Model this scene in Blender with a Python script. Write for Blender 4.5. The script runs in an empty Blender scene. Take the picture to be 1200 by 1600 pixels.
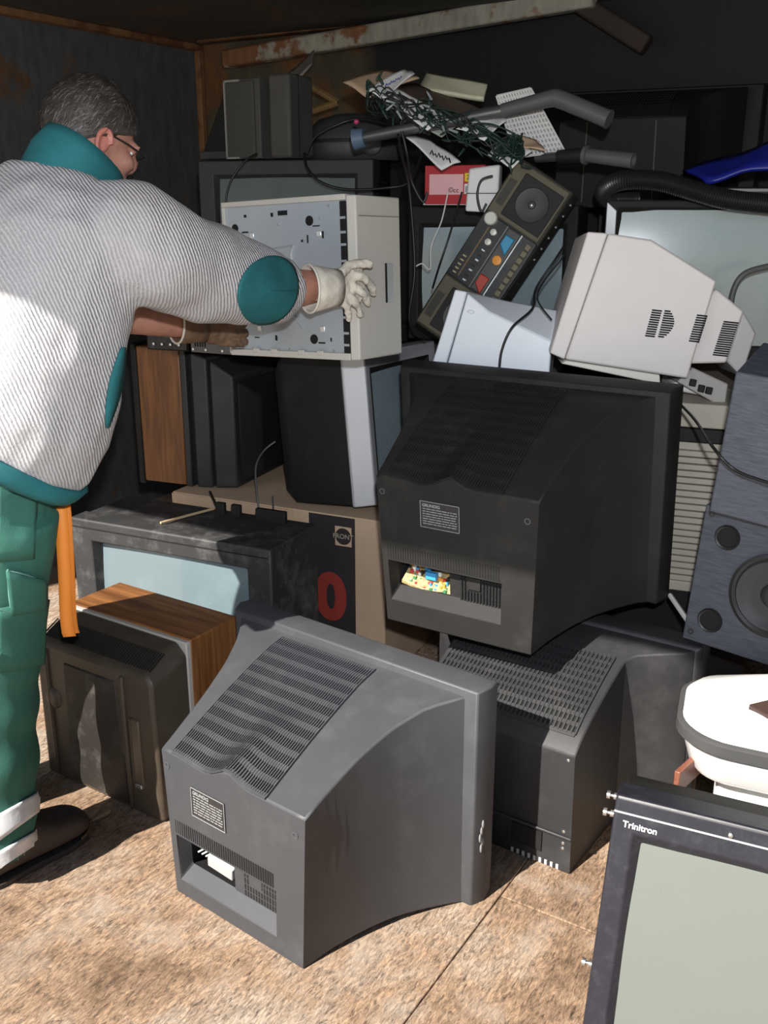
import bpy, bmesh, math, random
from mathutils import Vector, Matrix, Euler
from mathutils.bvhtree import BVHTree
rnd = random.Random(7)
R = math.radians
scene = bpy.context.scene
COL = scene.collection

# ---------------------------------------------------------------- camera, light, exposure
FPX, PITCH, CAMZ = 1520.0, R(17.5), 1.43
cam_data = bpy.data.cameras.new('camera'); cam = bpy.data.objects.new('camera', cam_data); COL.objects.link(cam)
cam.location = (0, 0, CAMZ); cam.rotation_euler = (R(90) - PITCH, 0, 0)
cam_data.sensor_fit = 'VERTICAL'; cam_data.sensor_height = 36.0; cam_data.lens = 36.0 * FPX / 1600.0
cam_data.clip_start = 0.02; cam_data.clip_end = 200
scene.camera = cam
vs = scene.view_settings
vs.view_transform = 'Standard'; vs.look = 'None'; vs.gamma = 1.0; vs.use_curve_mapping = False
vs.exposure = 0.15

SUN_AZ, SUN_EL = R(45), R(40)          # direction the light travels over the ground, and height of the sun
sun_data = bpy.data.lights.new('sun', 'SUN'); sun = bpy.data.objects.new('sun', sun_data); COL.objects.link(sun)
sun_data.energy = 9.0; sun_data.angle = R(0.6); sun_data.color = (1.0, 0.95, 0.87)
_d = Vector((math.cos(SUN_AZ) * math.cos(SUN_EL), math.sin(SUN_AZ) * math.cos(SUN_EL), -math.sin(SUN_EL)))
sun.rotation_euler = _d.to_track_quat('-Z', 'Y').to_euler(); sun.location = (-3, -3, 6)

world = bpy.data.worlds.new('sky'); scene.world = world; world.use_nodes = True
nt = world.node_tree; nt.nodes.clear()
sky = nt.nodes.new('ShaderNodeTexSky'); sky.sky_type = 'NISHITA'; sky.sun_disc = False
sky.sun_elevation = SUN_EL; sky.sun_rotation = R(225); sky.altitude = 200
bg = nt.nodes.new('ShaderNodeBackground'); bg.inputs[1].default_value = 0.10
wo = nt.nodes.new('ShaderNodeOutputWorld')
nt.links.new(sky.outputs[0], bg.inputs[0]); nt.links.new(bg.outputs[0], wo.inputs[0])

# the camera's own flash, just above the lens (the photograph was taken with it)
fl = bpy.data.lights.new('camera_flash', 'SPOT'); flo = bpy.data.objects.new('camera_flash', fl); COL.objects.link(flo)
fl.energy = 125; fl.spot_size = R(75); fl.spot_blend = 0.6; fl.shadow_soft_size = 0.02; fl.color = (0.93, 0.96, 1.0)
flo.location = (0.03, -0.02, CAMZ + 0.13); flo.rotation_euler = (R(90) - R(3), 0, 0)

# ---------------------------------------------------------------- pixel helpers (1200 x 1600 frame)
def ray(px, py):
    r = Vector((1, 0, 0)); f = Vector((0, math.cos(PITCH), -math.sin(PITCH))); u = Vector((0, math.sin(PITCH), math.cos(PITCH)))
    return f + r * ((px - 600) / FPX) - u * ((py - 800) / FPX)
def P(px, py, Y):
    v = ray(px, py); return Vector((0, 0, CAMZ)) + v * (Y / v.y)
def G(px, py, z=0.0):
    v = ray(px, py); return Vector((0, 0, CAMZ)) + v * ((z - CAMZ) / v.z)

# ---------------------------------------------------------------- materials
_m = {}
def M(name, col, rough=0.5, metal=0.0, vary=0.0, vscale=8.0, bump=0.0, bscale=200.0, spec=0.5, coat=0.0, dust=0.0, dcol=(0.45, 0.42, 0.38), dscale=14.0, stretch=(1, 1, 1), alpha=1.0, trans=0.0):
    if name in _m: return _m[name]
    m = bpy.data.materials.new(name); m.use_nodes = True; n = m.node_tree.nodes; l = m.node_tree.links
    b = n['Principled BSDF']
    b.inputs['Base Color'].default_value = (*col, 1); b.inputs['Roughness'].default_value = rough; b.inputs['Metallic'].default_value = metal
    b.inputs['Specular IOR Level'].default_value = spec; b.inputs['Coat Weight'].default_value = coat; b.inputs['Coat Roughness'].default_value = 0.08
    if trans: b.inputs['Transmission Weight'].default_value = trans
    if vary or bump or dust:
        tc = n.new('ShaderNodeTexCoord'); mp = n.new('ShaderNodeMapping'); mp.inputs['Scale'].default_value = stretch
        l.new(tc.outputs['Object'], mp.inputs[0])
    last = None
    if vary:
        t = n.new('ShaderNodeTexNoise'); t.inputs['Scale'].default_value = vscale; t.inputs['Detail'].default_value = 6; t.inputs['Roughness'].default_value = 0.6
        l.new(mp.outputs[0], t.inputs[0])
        r = n.new('ShaderNodeValToRGB'); r.color_ramp.elements[0].position = 0.3; r.color_ramp.elements[1].position = 0.7
        r.color_ramp.elements[0].color = (*[c * (1 - vary) for c in col], 1); r.color_ramp.elements[1].color = (*[min(1, c * (1 + vary)) for c in col], 1)
        l.new(t.outputs[0], r.inputs[0]); l.new(r.outputs[0], b.inputs['Base Color']); last = r.outputs[0]
    if dust:
        t = n.new('ShaderNodeTexNoise'); t.inputs['Scale'].default_value = dscale; t.inputs['Detail'].default_value = 9; t.inputs['Roughness'].default_value = 0.72
        l.new(mp.outputs[0], t.inputs[0])
        r = n.new('ShaderNodeMapRange'); r.inputs[1].default_value = 0.5; r.inputs[2].default_value = 0.78; r.inputs[4].default_value = dust
        l.new(t.outputs[0], r.inputs[0])
        x = n.new('ShaderNodeMix'); x.data_type = 'RGBA'; x.inputs[7].default_value = (*dcol, 1)
        if last: l.new(last, x.inputs[6])
        else: x.inputs[6].default_value = (*col, 1)
        l.new(r.outputs[0], x.inputs[0]); l.new(x.outputs[2], b.inputs['Base Color'])
        r2 = n.new('ShaderNodeMapRange'); r2.inputs[3].default_value = rough; r2.inputs[4].default_value = min(1, rough + 0.3)
        l.new(t.outputs[0], r2.inputs[0]); l.new(r2.outputs[0], b.inputs['Roughness'])
    if bump:
        t = n.new('ShaderNodeTexNoise'); t.inputs['Scale'].default_value = bscale; t.inputs['Detail'].default_value = 3
        l.new(mp.outputs[0], t.inputs[0])
        bp = n.new('ShaderNodeBump'); bp.inputs['Strength'].default_value = bump; bp.inputs['Distance'].default_value = 0.002
        l.new(t.outputs[0], bp.inputs['Height']); l.new(bp.outputs[0], b.inputs['Normal'])
    _m[name] = m
    return m

def wood(name, c1, c2, axis=(40, 3, 40), rough=0.42, rotx=0):
    if name in _m: return _m[name]
    m = bpy.data.materials.new(name); m.use_nodes = True; n = m.node_tree.nodes; l = m.node_tree.links; b = n['Principled BSDF']
    tc = n.new('ShaderNodeTexCoord'); mp = n.new('ShaderNodeMapping'); mp.inputs['Scale'].default_value = axis; mp.inputs['Rotation'].default_value = (R(rotx), 0, 0); mp.vector_type = 'TEXTURE' if False else 'POINT'
    t = n.new('ShaderNodeTexNoise'); t.inputs['Scale'].default_value = 1.6; t.inputs['Detail'].default_value = 8; t.inputs['Distortion'].default_value = 0.6
    r = n.new('ShaderNodeValToRGB'); r.color_ramp.elements[0].position = 0.35; r.color_ramp.elements[1].position = 0.66
    r.color_ramp.elements[0].color = (*c1, 1); r.color_ramp.elements[1].color = (*c2, 1)
    l.new(tc.outputs['Object'], mp.inputs[0]); l.new(mp.outputs[0], t.inputs[0]); l.new(t.outputs[0], r.inputs[0]); l.new(r.outputs[0], b.inputs['Base Color'])
    b.inputs['Roughness'].default_value = rough
    _m[name] = m; return m

# ---------------------------------------------------------------- mesh builder
class MB:
    def __init__(s): s.v = []; s.f = []; s.mi = []
    def add(s, vs, fs, mi=0):
        o = len(s.v); s.v += [tuple(v) for v in vs]; s.f += [[o + i for i in f] for f in fs]; s.mi += [mi] * len(fs); return s
    def box(s, x0, x1, y0, y1, z0, z1, mi=0):
        v = [(x, y, z) for x in (x0, x1) for y in (y0, y1) for z in (z0, z1)]
        return s.add(v, [(0, 1, 3, 2), (4, 6, 7, 5), (0, 4, 5, 1), (2, 3, 7, 6), (0, 2, 6, 4), (1, 5, 7, 3)], mi)
    def hexa(s, v, mi=0):   # 8 corners, bottom loop then top loop
        return s.add(v, [(3, 2, 1, 0), (4, 5, 6, 7), (0, 1, 5, 4), (1, 2, 6, 5), (2, 3, 7, 6), (3, 0, 4, 7)], mi)
    def loft(s, rings, cap=(True, True), mi=0, closed=True):
        n = len(rings[0]); vs = [p for r in rings for p in r]; fs = []
        for i in range(len(rings) - 1):
            for j in range(n if closed else n - 1):
                k = (j + 1) % n; fs.append((i * n + j, i * n + k, (i + 1) * n + k, (i + 1) * n + j))
        if cap[0]: fs.append(tuple(range(n - 1, -1, -1)))
        if cap[1]: fs.append(tuple(range((len(rings) - 1) * n, len(rings) * n)))
        return s.add(vs, fs, mi)
    def grid(s, pts, mi=0):
        return s.loft(pts, (False, False), mi, closed=False)
    def tube(s, path, r, n=8, mi=0, cap=True, closed=False):
        path = [Vector(p) for p in path]; m = len(path); rings = []
        rr = r if isinstance(r, (list, tuple)) else [r] * m
        t0 = (path[1] - path[0]).normalized()
        up = Vector((0, 0, 1)) if abs(t0.z) < 0.9 else Vector((1, 0, 0))
        nrm = (up - t0 * up.dot(t0)).normalized()
        for i in range(m):
            a = path[max(i - 1, 0)]; b = path[min(i + 1, m - 1)]
            t = (b - a); t = t.normalized() if t.length > 1e-9 else t0
            nrm = (nrm - t * nrm.dot(t)); nrm = nrm.normalized() if nrm.length > 1e-6 else t.orthogonal().normalized()
            bi = t.cross(nrm)
            rings.append([path[i] + (nrm * math.cos(2 * math.pi * k / n) + bi * math.sin(2 * math.pi * k / n)) * rr[i] for k in range(n)])
        return s.loft(rings, (cap, cap), mi)
    def cyl(s, p0, p1, r0, r1=None, n=20, mi=0, cap=True):
        return s.tube([p0, p1], [r0, r0 if r1 is None else r1], n, mi, cap)
    def lathe(s, c, axis, prof, n=24, mi=0, cap=(True, True)):
        c = Vector(c); ax = Vector(axis).normalized(); e1 = ax.orthogonal().normalized(); e2 = ax.cross(e1)
        rings = [[c + ax * h + (e1 * math.cos(2 * math.pi * k / n) + e2 * math.sin(2 * math.pi * k / n)) * r for k in range(n)] for r, h in prof]
        return s.loft(rings, cap, mi)
    def ell(s, c, r, n=16, m=10, mi=0, rot=None):
        c = Vector(c); rings = []
        for i in range(m + 1):
            a = math.pi * i / m; a = min(max(a, 0.02), math.pi - 0.02)
            rg = []
            for k in range(n):
                b = 2 * math.pi * k / n
                p = Vector((r[0] * math.sin(a) * math.cos(b), r[1] * math.sin(a) * math.sin(b), -r[2] * math.cos(a)))
                rg.append(c + (rot @ p if rot else p))
            rings.append(rg)
        return s.loft(rings, (True, True), mi)
    def build(s, name, mats, parent=None, smooth=None, bevel=None, seg=2):
        me = bpy.data.meshes.new(name); me.from_pydata(s.v, [], s.f); me.validate(); me.update()
        bm = bmesh.new(); bm.from_mesh(me); bmesh.ops.recalc_face_normals(bm, faces=bm.faces); bm.to_mesh(me); bm.free()
        mats = mats if isinstance(mats, (list, tuple)) else [mats]
        for m in mats: me.materials.append(m)
        if len(mats) > 1 and len(me.polygons) == len(s.mi):
            me.polygons.foreach_set('material_index', s.mi)
        if smooth is not None:
            me.shade_smooth()
            if smooth < 179: me.set_sharp_from_angle(angle=R(smooth))
        o = bpy.data.objects.new(name, me); COL.objects.link(o)
        if parent: o.parent = parent
        if bevel:
            b = o.modifiers.new('bevel', 'BEVEL'); b.width = bevel; b.segments = seg; b.limit_method = 'ANGLE'; b.angle_limit = R(35); b.harden_normals = False
            if smooth is None:
                me.shade_smooth(); me.set_sharp_from_angle(angle=R(40))
        return o

def tag(o, label, cat, group=None):
    o['label'] = label; o['category'] = cat
    if group: o['group'] = group
    return o
def thing(name, label, cat, loc=(0, 0, 0), yaw=0, tilt=0, roll=0, group=None):
    o = bpy.data.objects.new(name, None); COL.objects.link(o); o.empty_display_size = 0.05
    o.rotation_mode = 'YXZ'; o.location = loc; o.rotation_euler = (R(tilt), R(roll), R(yaw))
    return tag(o, label, cat, group)
def struct(o):
    o['kind'] = 'structure'; return o
def pose(o, loc, yaw=0, tilt=0, roll=0):
    o.rotation_mode = 'YXZ'; o.location = loc; o.rotation_euler = (R(tilt), R(roll), R(yaw)); return o
def lerp(a, b, t): return a + (b - a) * t
def interp(xs, ys, x):
    if x <= xs[0]: return ys[0]
    for i in range(len(xs) - 1):
        if x <= xs[i + 1]:
            t = (x - xs[i]) / (xs[i + 1] - xs[i]); return lerp(ys[i], ys[i + 1], t)
    return ys[-1]
def spline(pts, n=8):
    pts = [Vector(p) for p in pts]; out = []
    for i in range(len(pts) - 1):
        p0 = pts[max(i - 1, 0)]; p1 = pts[i]; p2 = pts[i + 1]; p3 = pts[min(i + 2, len(pts) - 1)]
        for k in range(n):
            t = k / n
            out.append(0.5 * ((2 * p1) + (p2 - p0) * t + (2 * p0 - 5 * p1 + 4 * p2 - p3) * t * t + (3 * p1 - p0 - 3 * p2 + p3) * t ** 3))
    out.append(pts[-1]); return out
def text(name, s, size, parent, mat, loc, rot=(0, 0, 0), depth=0.0004, align='LEFT', bold=0.0):
    c = bpy.data.curves.new(name, 'FONT'); c.body = s; c.size = size; c.extrude = depth; c.align_x = align; c.offset = bold
    t = bpy.data.objects.new(name, c); COL.objects.link(t)
    dg = bpy.context.evaluated_depsgraph_get(); me = bpy.data.meshes.new_from_object(t.evaluated_get(dg))
    bpy.data.objects.remove(t); bpy.data.curves.remove(c)
    me.materials.clear(); me.materials.append(mat); me.name = name
    o = bpy.data.objects.new(name, me); COL.objects.link(o); o.parent = parent
    o.location = loc; o.rotation_euler = rot
    return o
def remeshed(mb, name, mats, parent, voxel=0.008, smooth_it=4, noise=None):
    """fuse overlapping closed shells into one continuous surface"""
    o = mb.build(name + '_raw', mats); md = o.modifiers.new('r', 'REMESH'); md.mode = 'VOXEL'; md.voxel_size = voxel
    sm = o.modifiers.new('s', 'SMOOTH'); sm.iterations = smooth_it; sm.factor = 0.5
    dg = bpy.context.evaluated_depsgraph_get(); me = bpy.data.meshes.new_from_object(o.evaluated_get(dg)); me.name = name
    old = o.data; bpy.data.objects.remove(o); bpy.data.meshes.remove(old)
    me.materials.clear()
    for m in (mats if isinstance(mats, (list, tuple)) else [mats]): me.materials.append(m)
    if noise:
        nv = [(v.co.copy(), v.normal.copy()) for v in me.vertices]
        me.vertices.foreach_set('co', [x for co, n in nv for x in (co + noise(co, n))]); me.update()
    me.shade_smooth()
    r = bpy.data.objects.new(name, me); COL.objects.link(r); r.parent = parent
    return r
def bvh(o):
    return BVHTree.FromPolygons([v.co.copy() for v in o.data.vertices], [tuple(p.vertices) for p in o.data.polygons])
def decal(name, tree, origin_grid, direction, mats, parent, off=0.003, thick=0.003):
    """a thin patch of cloth laid on a surface: each grid point is dropped onto the surface along direction"""
    direction = Vector(direction).normalized(); mb = MB(); top = []; last = None
    for row in origin_grid:
        tr = []
        for p in row:
            h = tree.ray_cast(Vector(p) - direction * 0.5, direction)
            if h[0] is None: h = tree.find_nearest(Vector(p))
            tr.append(h[0] + h[1] * off)
        top.append(tr)
    mb.grid(top)
    o = mb.build(name, mats, parent, smooth=60)
    s = o.modifiers.new('s', 'SOLIDIFY'); s.thickness = thick; s.offset = 0
    return o
# ================================================================ the setting: steel container, open towards the sun
CORNER = Vector((-0.905, 5.2, 0)); CYAW = R(-32); ROOF = 2.17; OPEN_Y = -3.85; RIGHT_X = 5.4
def cplace(o):
    o.location = CORNER; o.rotation_euler = (0, 0, CYAW); return o
def steel_mat(name, base, rust, amount, shade_from=None):
    m = bpy.data.materials.new(name); m.use_nodes = True; n = m.node_tree.nodes; l = m.node_tree.links; b = n['Principled BSDF']
    tc = n.new('ShaderNodeTexCoord')
    t = n.new('ShaderNodeTexNoise'); t.inputs['Scale'].default_value = 2.2; t.inputs['Detail'].default_value = 10; t.inputs['Roughness'].default_value = 0.68
    l.new(tc.outputs['Object'], t.inputs[0])
    r = n.new('ShaderNodeValToRGB'); e = r.color_ramp.elements
    e[0].position = 0.0; e[0].color = (*[c * 0.75 for c in base], 1); e[1].position = 0.62 - amount * 0.3; e[1].color = (*base, 1)
    x = e.new(min(0.9, 0.66 - amount * 0.3)); x.color = (*rust, 1)
    l.new(t.outputs[0], r.inputs[0])
    t2 = n.new('ShaderNodeTexNoise'); t2.inputs['Scale'].default_value = 26; t2.inputs['Detail'].default_value = 5
    mp = n.new('ShaderNodeMapping'); mp.inputs['Scale'].default_value = (1, 1, 0.35)
    l.new(tc.outputs['Object'], mp.inputs[0]); l.new(mp.outputs[0], t2.inputs[0])
    mx = n.new('ShaderNodeMix'); mx.data_type = 'RGBA'; mx.blend_type = 'OVERLAY'; mx.inputs[0].default_value = 0.55
    l.new(r.outputs[0], mx.inputs[6]); l.new(t2.outputs[0], mx.inputs[7]); l.new(mx.outputs[2], b.inputs['Base Color'])
    b.inputs['Roughness'].default_value = 0.72; b.inputs['Metallic'].default_value = 0.0
    if shade_from:      # bare rusty steel by the corner, deep shade beyond it put into the colour
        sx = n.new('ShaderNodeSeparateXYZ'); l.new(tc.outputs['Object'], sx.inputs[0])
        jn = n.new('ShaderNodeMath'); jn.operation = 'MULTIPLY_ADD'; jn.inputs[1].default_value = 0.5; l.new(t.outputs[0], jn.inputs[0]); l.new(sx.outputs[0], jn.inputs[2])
        mr = n.new('ShaderNodeMapRange'); mr.inputs[1].default_value = shade_from; mr.inputs[2].default_value = shade_from + 0.12; l.new(jn.outputs[0], mr.inputs[0])
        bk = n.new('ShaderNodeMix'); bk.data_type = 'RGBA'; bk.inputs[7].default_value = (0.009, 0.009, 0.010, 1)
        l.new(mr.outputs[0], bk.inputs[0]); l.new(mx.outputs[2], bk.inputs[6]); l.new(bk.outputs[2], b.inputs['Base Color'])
    bp = n.new('ShaderNodeBump'); bp.inputs['Strength'].default_value = 0.35; bp.inputs['Distance'].default_value = 0.006
    l.new(t2.outputs[0], bp.inputs['Height']); l.new(bp.outputs[0], b.inputs['Normal'])
    return m
STEEL = steel_mat('grey_painted_steel', (0.075, 0.08, 0.085), (0.11, 0.06, 0.03), 0.1)
STEEL2 = steel_mat('olive_rusty_steel', (0.075, 0.062, 0.035), (0.13, 0.06, 0.02), 0.5, shade_from=1.15)
ROOFM = steel_mat('roof_steel', (0.06, 0.058, 0.05), (0.10, 0.055, 0.03), 0.25)
RAIL = steel_mat('rail_steel', (0.34, 0.33, 0.27), (0.2, 0.09, 0.04), 0.35)
RUST = steel_mat('rust', (0.20, 0.10, 0.04), (0.12, 0.05, 0.02), 0.3)

def floor_mat():
    m = bpy.data.materials.new('worn_board'); m.use_nodes = True; n = m.node_tree.nodes; l = m.node_tree.links; b = n['Principled BSDF']
    tc = n.new('ShaderNodeTexCoord')
    a = n.new('ShaderNodeTexNoise'); a.inputs['Scale'].default_value = 3.2; a.inputs['Detail'].default_value = 8; a.inputs['Roughness'].default_value = 0.65; a.inputs['Distortion'].default_value = 0.4
    l.new(tc.outputs['Object'], a.inputs[0])
    r = n.new('ShaderNodeValToRGB'); e = r.color_ramp.elements
    e[0].position = 0.30; e[0].color = (0.15, 0.09, 0.052, 1); e[1].position = 0.74; e[1].color = (0.45, 0.37, 0.30, 1)
    x = e.new(0.48); x.color = (0.32, 0.21, 0.135, 1); y = e.new(0.60); y.color = (0.36, 0.28, 0.215, 1)
    l.new(a.outputs[0], r.inputs[0])
    # short fibres in two directions
    def fib(rot, sc):
        mp = n.new('ShaderNodeMapping'); mp.inputs['Rotation'].default_value = (0, 0, R(rot)); mp.inputs['Scale'].default_value = (sc, sc * 0.28, 1)
        t = n.new('ShaderNodeTexNoise'); t.inputs['Scale'].default_value = 1; t.inputs['Detail'].default_value = 5; t.inputs['Roughness'].default_value = 0.7; t.inputs['Distortion'].default_value = 1.2
        l.new(tc.outputs['Object'], mp.inputs[0]); l.new(mp.outputs[0], t.inputs[0]); return t
    f1 = fib(25, 150); f2 = fib(-50, 120)
    ad = n.new('ShaderNodeMath'); ad.operation = 'ADD'; l.new(f1.outputs[0], ad.inputs[0]); l.new(f2.outputs[0], ad.inputs[1])
    mr = n.new('ShaderNodeMapRange'); mr.inputs[1].default_value = 0.72; mr.inputs[2].default_value = 1.28; mr.inputs[3].default_value = 0.15; mr.inputs[4].default_value = 1.75
    l.new(ad.outputs[0], mr.inputs[0])
    mul = n.new('ShaderNodeMix'); mul.data_type = 'RGBA'; mul.blend_type = 'MULTIPLY'; mul.inputs[0].default_value = 1.0
    l.new(r.outputs[0], mul.inputs[6]); l.new(mr.outputs[0], mul.inputs[7])
    # pale worn patches
    w = n.new('ShaderNodeTexNoise'); w.inputs['Scale'].default_value = 7; w.inputs['Detail'].default_value = 7
    l.new(tc.outputs['Object'], w.inputs[0])
    wr = n.new('ShaderNodeMapRange'); wr.inputs[1].default_value = 0.55; wr.inputs[2].default_value = 0.75; wr.inputs[4].default_value = 0.55
    l.new(w.outputs[0], wr.inputs[0])
    mx = n.new('ShaderNodeMix'); mx.data_type = 'RGBA'; mx.inputs[7].default_value = (0.50, 0.43, 0.36, 1)
    l.new(wr.outputs[0], mx.inputs[0]); l.new(mul.outputs[2], mx.inputs[6]); l.new(mx.outputs[2], b.inputs['Base Color'])
    b.inputs['Roughness'].default_value = 0.85
    bp = n.new('ShaderNodeBump'); bp.inputs['Strength'].default_value = 0.5; bp.inputs['Distance'].default_value = 0.004
    l.new(ad.outputs[0], bp.inputs['Height']); l.new(bp.outputs[0], b.inputs['Normal'])
    return m
FLOOR = floor_mat(); SEAM = M('dark_seam', (0.17, 0.12, 0.085), 0.9)

fl_o = struct(cplace(MB().box(0, RIGHT_X, OPEN_Y, 0, -0.06, -0.008).build('floor', SEAM)))
# sheets of board, their joints where the photograph shows them
def clocal(p):
    d = Vector(p) - CORNER; c, s = math.cos(-CYAW), math.sin(-CYAW); return (c * d.x - s * d.y, s * d.x + c * d.y)
ja = clocal(G(702, 1505))[0]; jb = clocal(G(864, 1432))[1]
xs = [0, ja - 2.44, ja - 1.22, ja, ja + 1.22, RIGHT_X]
for i in range(len(xs) - 1):
    ys = [OPEN_Y, jb, jb + 2.44, 0] if i >= 3 else [OPEN_Y, jb + 0.95, 0]
    for j in range(len(ys) - 1):
        g = 0.0013
        if xs[i + 1] - xs[i] > 0.05 and ys[j + 1] - ys[j] > 0.05:
            MB().box(xs[i] + g, xs[i + 1] - g, ys[j] + g, ys[j + 1] - g, -0.012, 0.0).build('floor_board', FLOOR, fl_o, bevel=0.002)
struct(cplace(MB().box(-0.05, 0, OPEN_Y, 0.05, -0.06, ROOF + 0.05).build('wall_left', STEEL)))
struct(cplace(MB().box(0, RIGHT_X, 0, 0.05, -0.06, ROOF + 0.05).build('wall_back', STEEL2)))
struct(cplace(MB().box(RIGHT_X, RIGHT_X + 0.05, OPEN_Y, 0.05, -0.06, ROOF + 0.05).build('wall_right', STEEL)))
struct(cplace(MB().box(0, RIGHT_X, OPEN_Y, 0, ROOF, ROOF + 0.05).build('ceiling', ROOFM)))
# ground outside
gm = M('yard_ground', (0.34, 0.31, 0.27), 0.95, vary=0.25, vscale=3, bump=0.4, bscale=60)
MB_g = MB().box(-30, 36, OPEN_Y - 40, OPEN_Y, -0.4, -0.12).build('ground', gm); struct(cplace(MB_g))
# rusty weld strip in the corner, angle along the left wall, rail along the back
c = MB(); c.box(0.0, 0.035, -0.035, 0.0, 0, ROOF); struct(cplace(c.build('trim_1', RUST, bevel=0.006)))
c = MB(); c.box(0.0, 0.05, OPEN_Y + 0.05, -0.04, ROOF - 0.03, ROOF)
struct(cplace(c.build('trim_2', RUST, bevel=0.004)))
def beam(name, p0, p1, h, d, mat):
    p0, p1 = Vector(p0), Vector(p1); t = (p1 - p0).normalized(); side = Vector((0, 0, 1)).cross(t).normalized(); up = t.cross(side)
    v = []
    for p in (p0, p1): v += [p - side * d - up * h, p + side * d - up * h, p + side * d + up * h, p - side * d + up * h]
    return struct(MB().hexa([v[0], v[1], v[2], v[3], v[4], v[5], v[6], v[7]]).build(name, mat, bevel=min(h, d) * 0.35))
beam('trim_3', P(352, 93, 4.95), P(930, -6, 3.95), 0.038, 0.03, RAIL)
beam('trim_4', P(310, 62, 5.05), P(700, 18, 4.45), 0.018, 0.02, RUST)
beam('trim_5', P(880, -12, 4.05), P(1012, 72, 3.88), 0.034, 0.03, steel_mat('dark_rust', (0.035, 0.022, 0.015), (0.03, 0.015, 0.01), 0.3))
# bent plate hanging from the rail and a bent bracket below it
pl = MB(); a = [P(424, 132, 4.55), P(452, 100, 4.6), P(490, 78, 4.6)]; b_ = [P(452, 137, 4.4), P(478, 130, 4.4), P(486, 100, 4.42)]
rows = []
for k in range(7):
    t = k / 6; rows.append([lerp(lerp(a[0], a[2], u / 6) + Vector((0, 0.05, 0)) * math.sin(u / 6 * 3.1), lerp(b_[0], b_[2], u / 6), t) for u in range(7)])
pl.grid(rows); o = pl.build('bent_plate', M('scuffed_plate', (0.25, 0.24, 0.22), 0.6, vary=0.3, vscale=20, dust=0.4), smooth=60)
s_ = o.modifiers.new('s', 'SOLIDIFY'); s_.thickness = 0.006
tag(o, 'bent grey sheet metal flap hanging under the pale roof rail', 'metal plate')
br = MB(); br.tube([P(474, 128, 4.3), P(528, 160, 4.25)], 0.014, 4); br.tube([P(528, 160, 4.25), P(474, 178, 4.3)], 0.014, 4)
o = tag(br.build('bracket', M('ochre_metal', (0.22, 0.14, 0.05), 0.7, vary=0.3), bevel=0.003), 'ochre rusty angled bracket behind the dark grey speaker', 'bracket')
# ================================================================ television sets
GREY = M('grey_plastic', (0.049, 0.051, 0.057), 0.38, vary=0.12, vscale=3, bump=0.12, bscale=900, dust=0.30, dcol=(0.12, 0.12, 0.123), dscale=9)
GREYD = M('grey_plastic_inner', (0.075, 0.077, 0.084), 0.42, bump=0.1, bscale=900)
BLACK = M('black_plastic', (0.0145, 0.0138, 0.013), 0.45, spec=0.25, vary=0.15, vscale=4, bump=0.1, bscale=900, dust=0.22, dcol=(0.09, 0.08, 0.07), dscale=6)
BLACKL = M('charcoal_plastic', (0.026, 0.026, 0.028), 0.38, spec=0.45, vary=0.12, vscale=3, bump=0.12, bscale=900, dust=0.22, dcol=(0.13, 0.125, 0.12), dscale=8)
BROWNP = M('brown_plastic', (0.060, 0.047, 0.034), 0.30, vary=0.12, vscale=4, bump=0.06, bscale=700, dust=0.2, dcol=(0.2, 0.17, 0.14))
BLACKT = M('black_plastic_dusty', (0.020, 0.019, 0.0178), 0.45, spec=0.25, vary=0.15, vscale=4, bump=0.1, bscale=900, dust=0.35, dcol=(0.085, 0.078, 0.07), dscale=5)
HOLE = M('black_void', (0.006, 0.006, 0.006), 0.9)
SILVER = M('silver_paint', (0.56, 0.57, 0.60), 0.32, metal=0.25, vary=0.05, vscale=6)
GLASS = M('tube_glass', (0.145, 0.195, 0.215), 0.10, vary=0.06, vscale=3, coat=0.6, dust=0.25, dcol=(0.28, 0.34, 0.35), dscale=3)
GLASS2 = M('tube_glass_flash_lit', (0.25, 0.32, 0.35), 0.12, vary=0.06, vscale=3, coat=0.5, dust=0.2, dcol=(0.36, 0.42, 0.44), dscale=3)  # paler copy of the tube glass: the flash reflection is put into its colour
GLASSD = M('tube_glass_dark', (0.055, 0.075, 0.074), 0.2, coat=0.15, dust=0.25, dcol=(0.1, 0.12, 0.115), dscale=3)
LABELM = M('label_print', (0.30, 0.30, 0.30), 0.5)
LABELB = M('label_black', (0.025, 0.025, 0.027), 0.4)
SCREW = M('screw_metal', (0.6, 0.6, 0.6), 0.3, metal=0.9)
CARD = M('carton_board', (0.56, 0.40, 0.27), 0.85, vary=0.10, vscale=5, bump=0.2, bscale=150)
PCB = M('circuit_board', (0.30, 0.23, 0.10), 0.5, vary=0.5, vscale=90)
WHITEP = M('white_plastic', (0.78, 0.78, 0.77), 0.35, vary=0.03, vscale=5, dust=0.15, dcol=(0.5, 0.47, 0.42), dscale=18)

def screen_grid(mb, x0, x1, z0, z1, y, bulge, n=14, flip=1):
    rows = []
    for i in range(n + 1):
        row = []
        for j in range(n + 1):
            u = j / n * 2 - 1; v = i / n * 2 - 1
            row.append((lerp(x0, x1, j / n), y - flip * bulge * (1 - 0.55 * u * u - 0.45 * v * v), lerp(z0, z1, i / n)))
        rows.append(row)
    mb.grid(rows)

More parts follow.
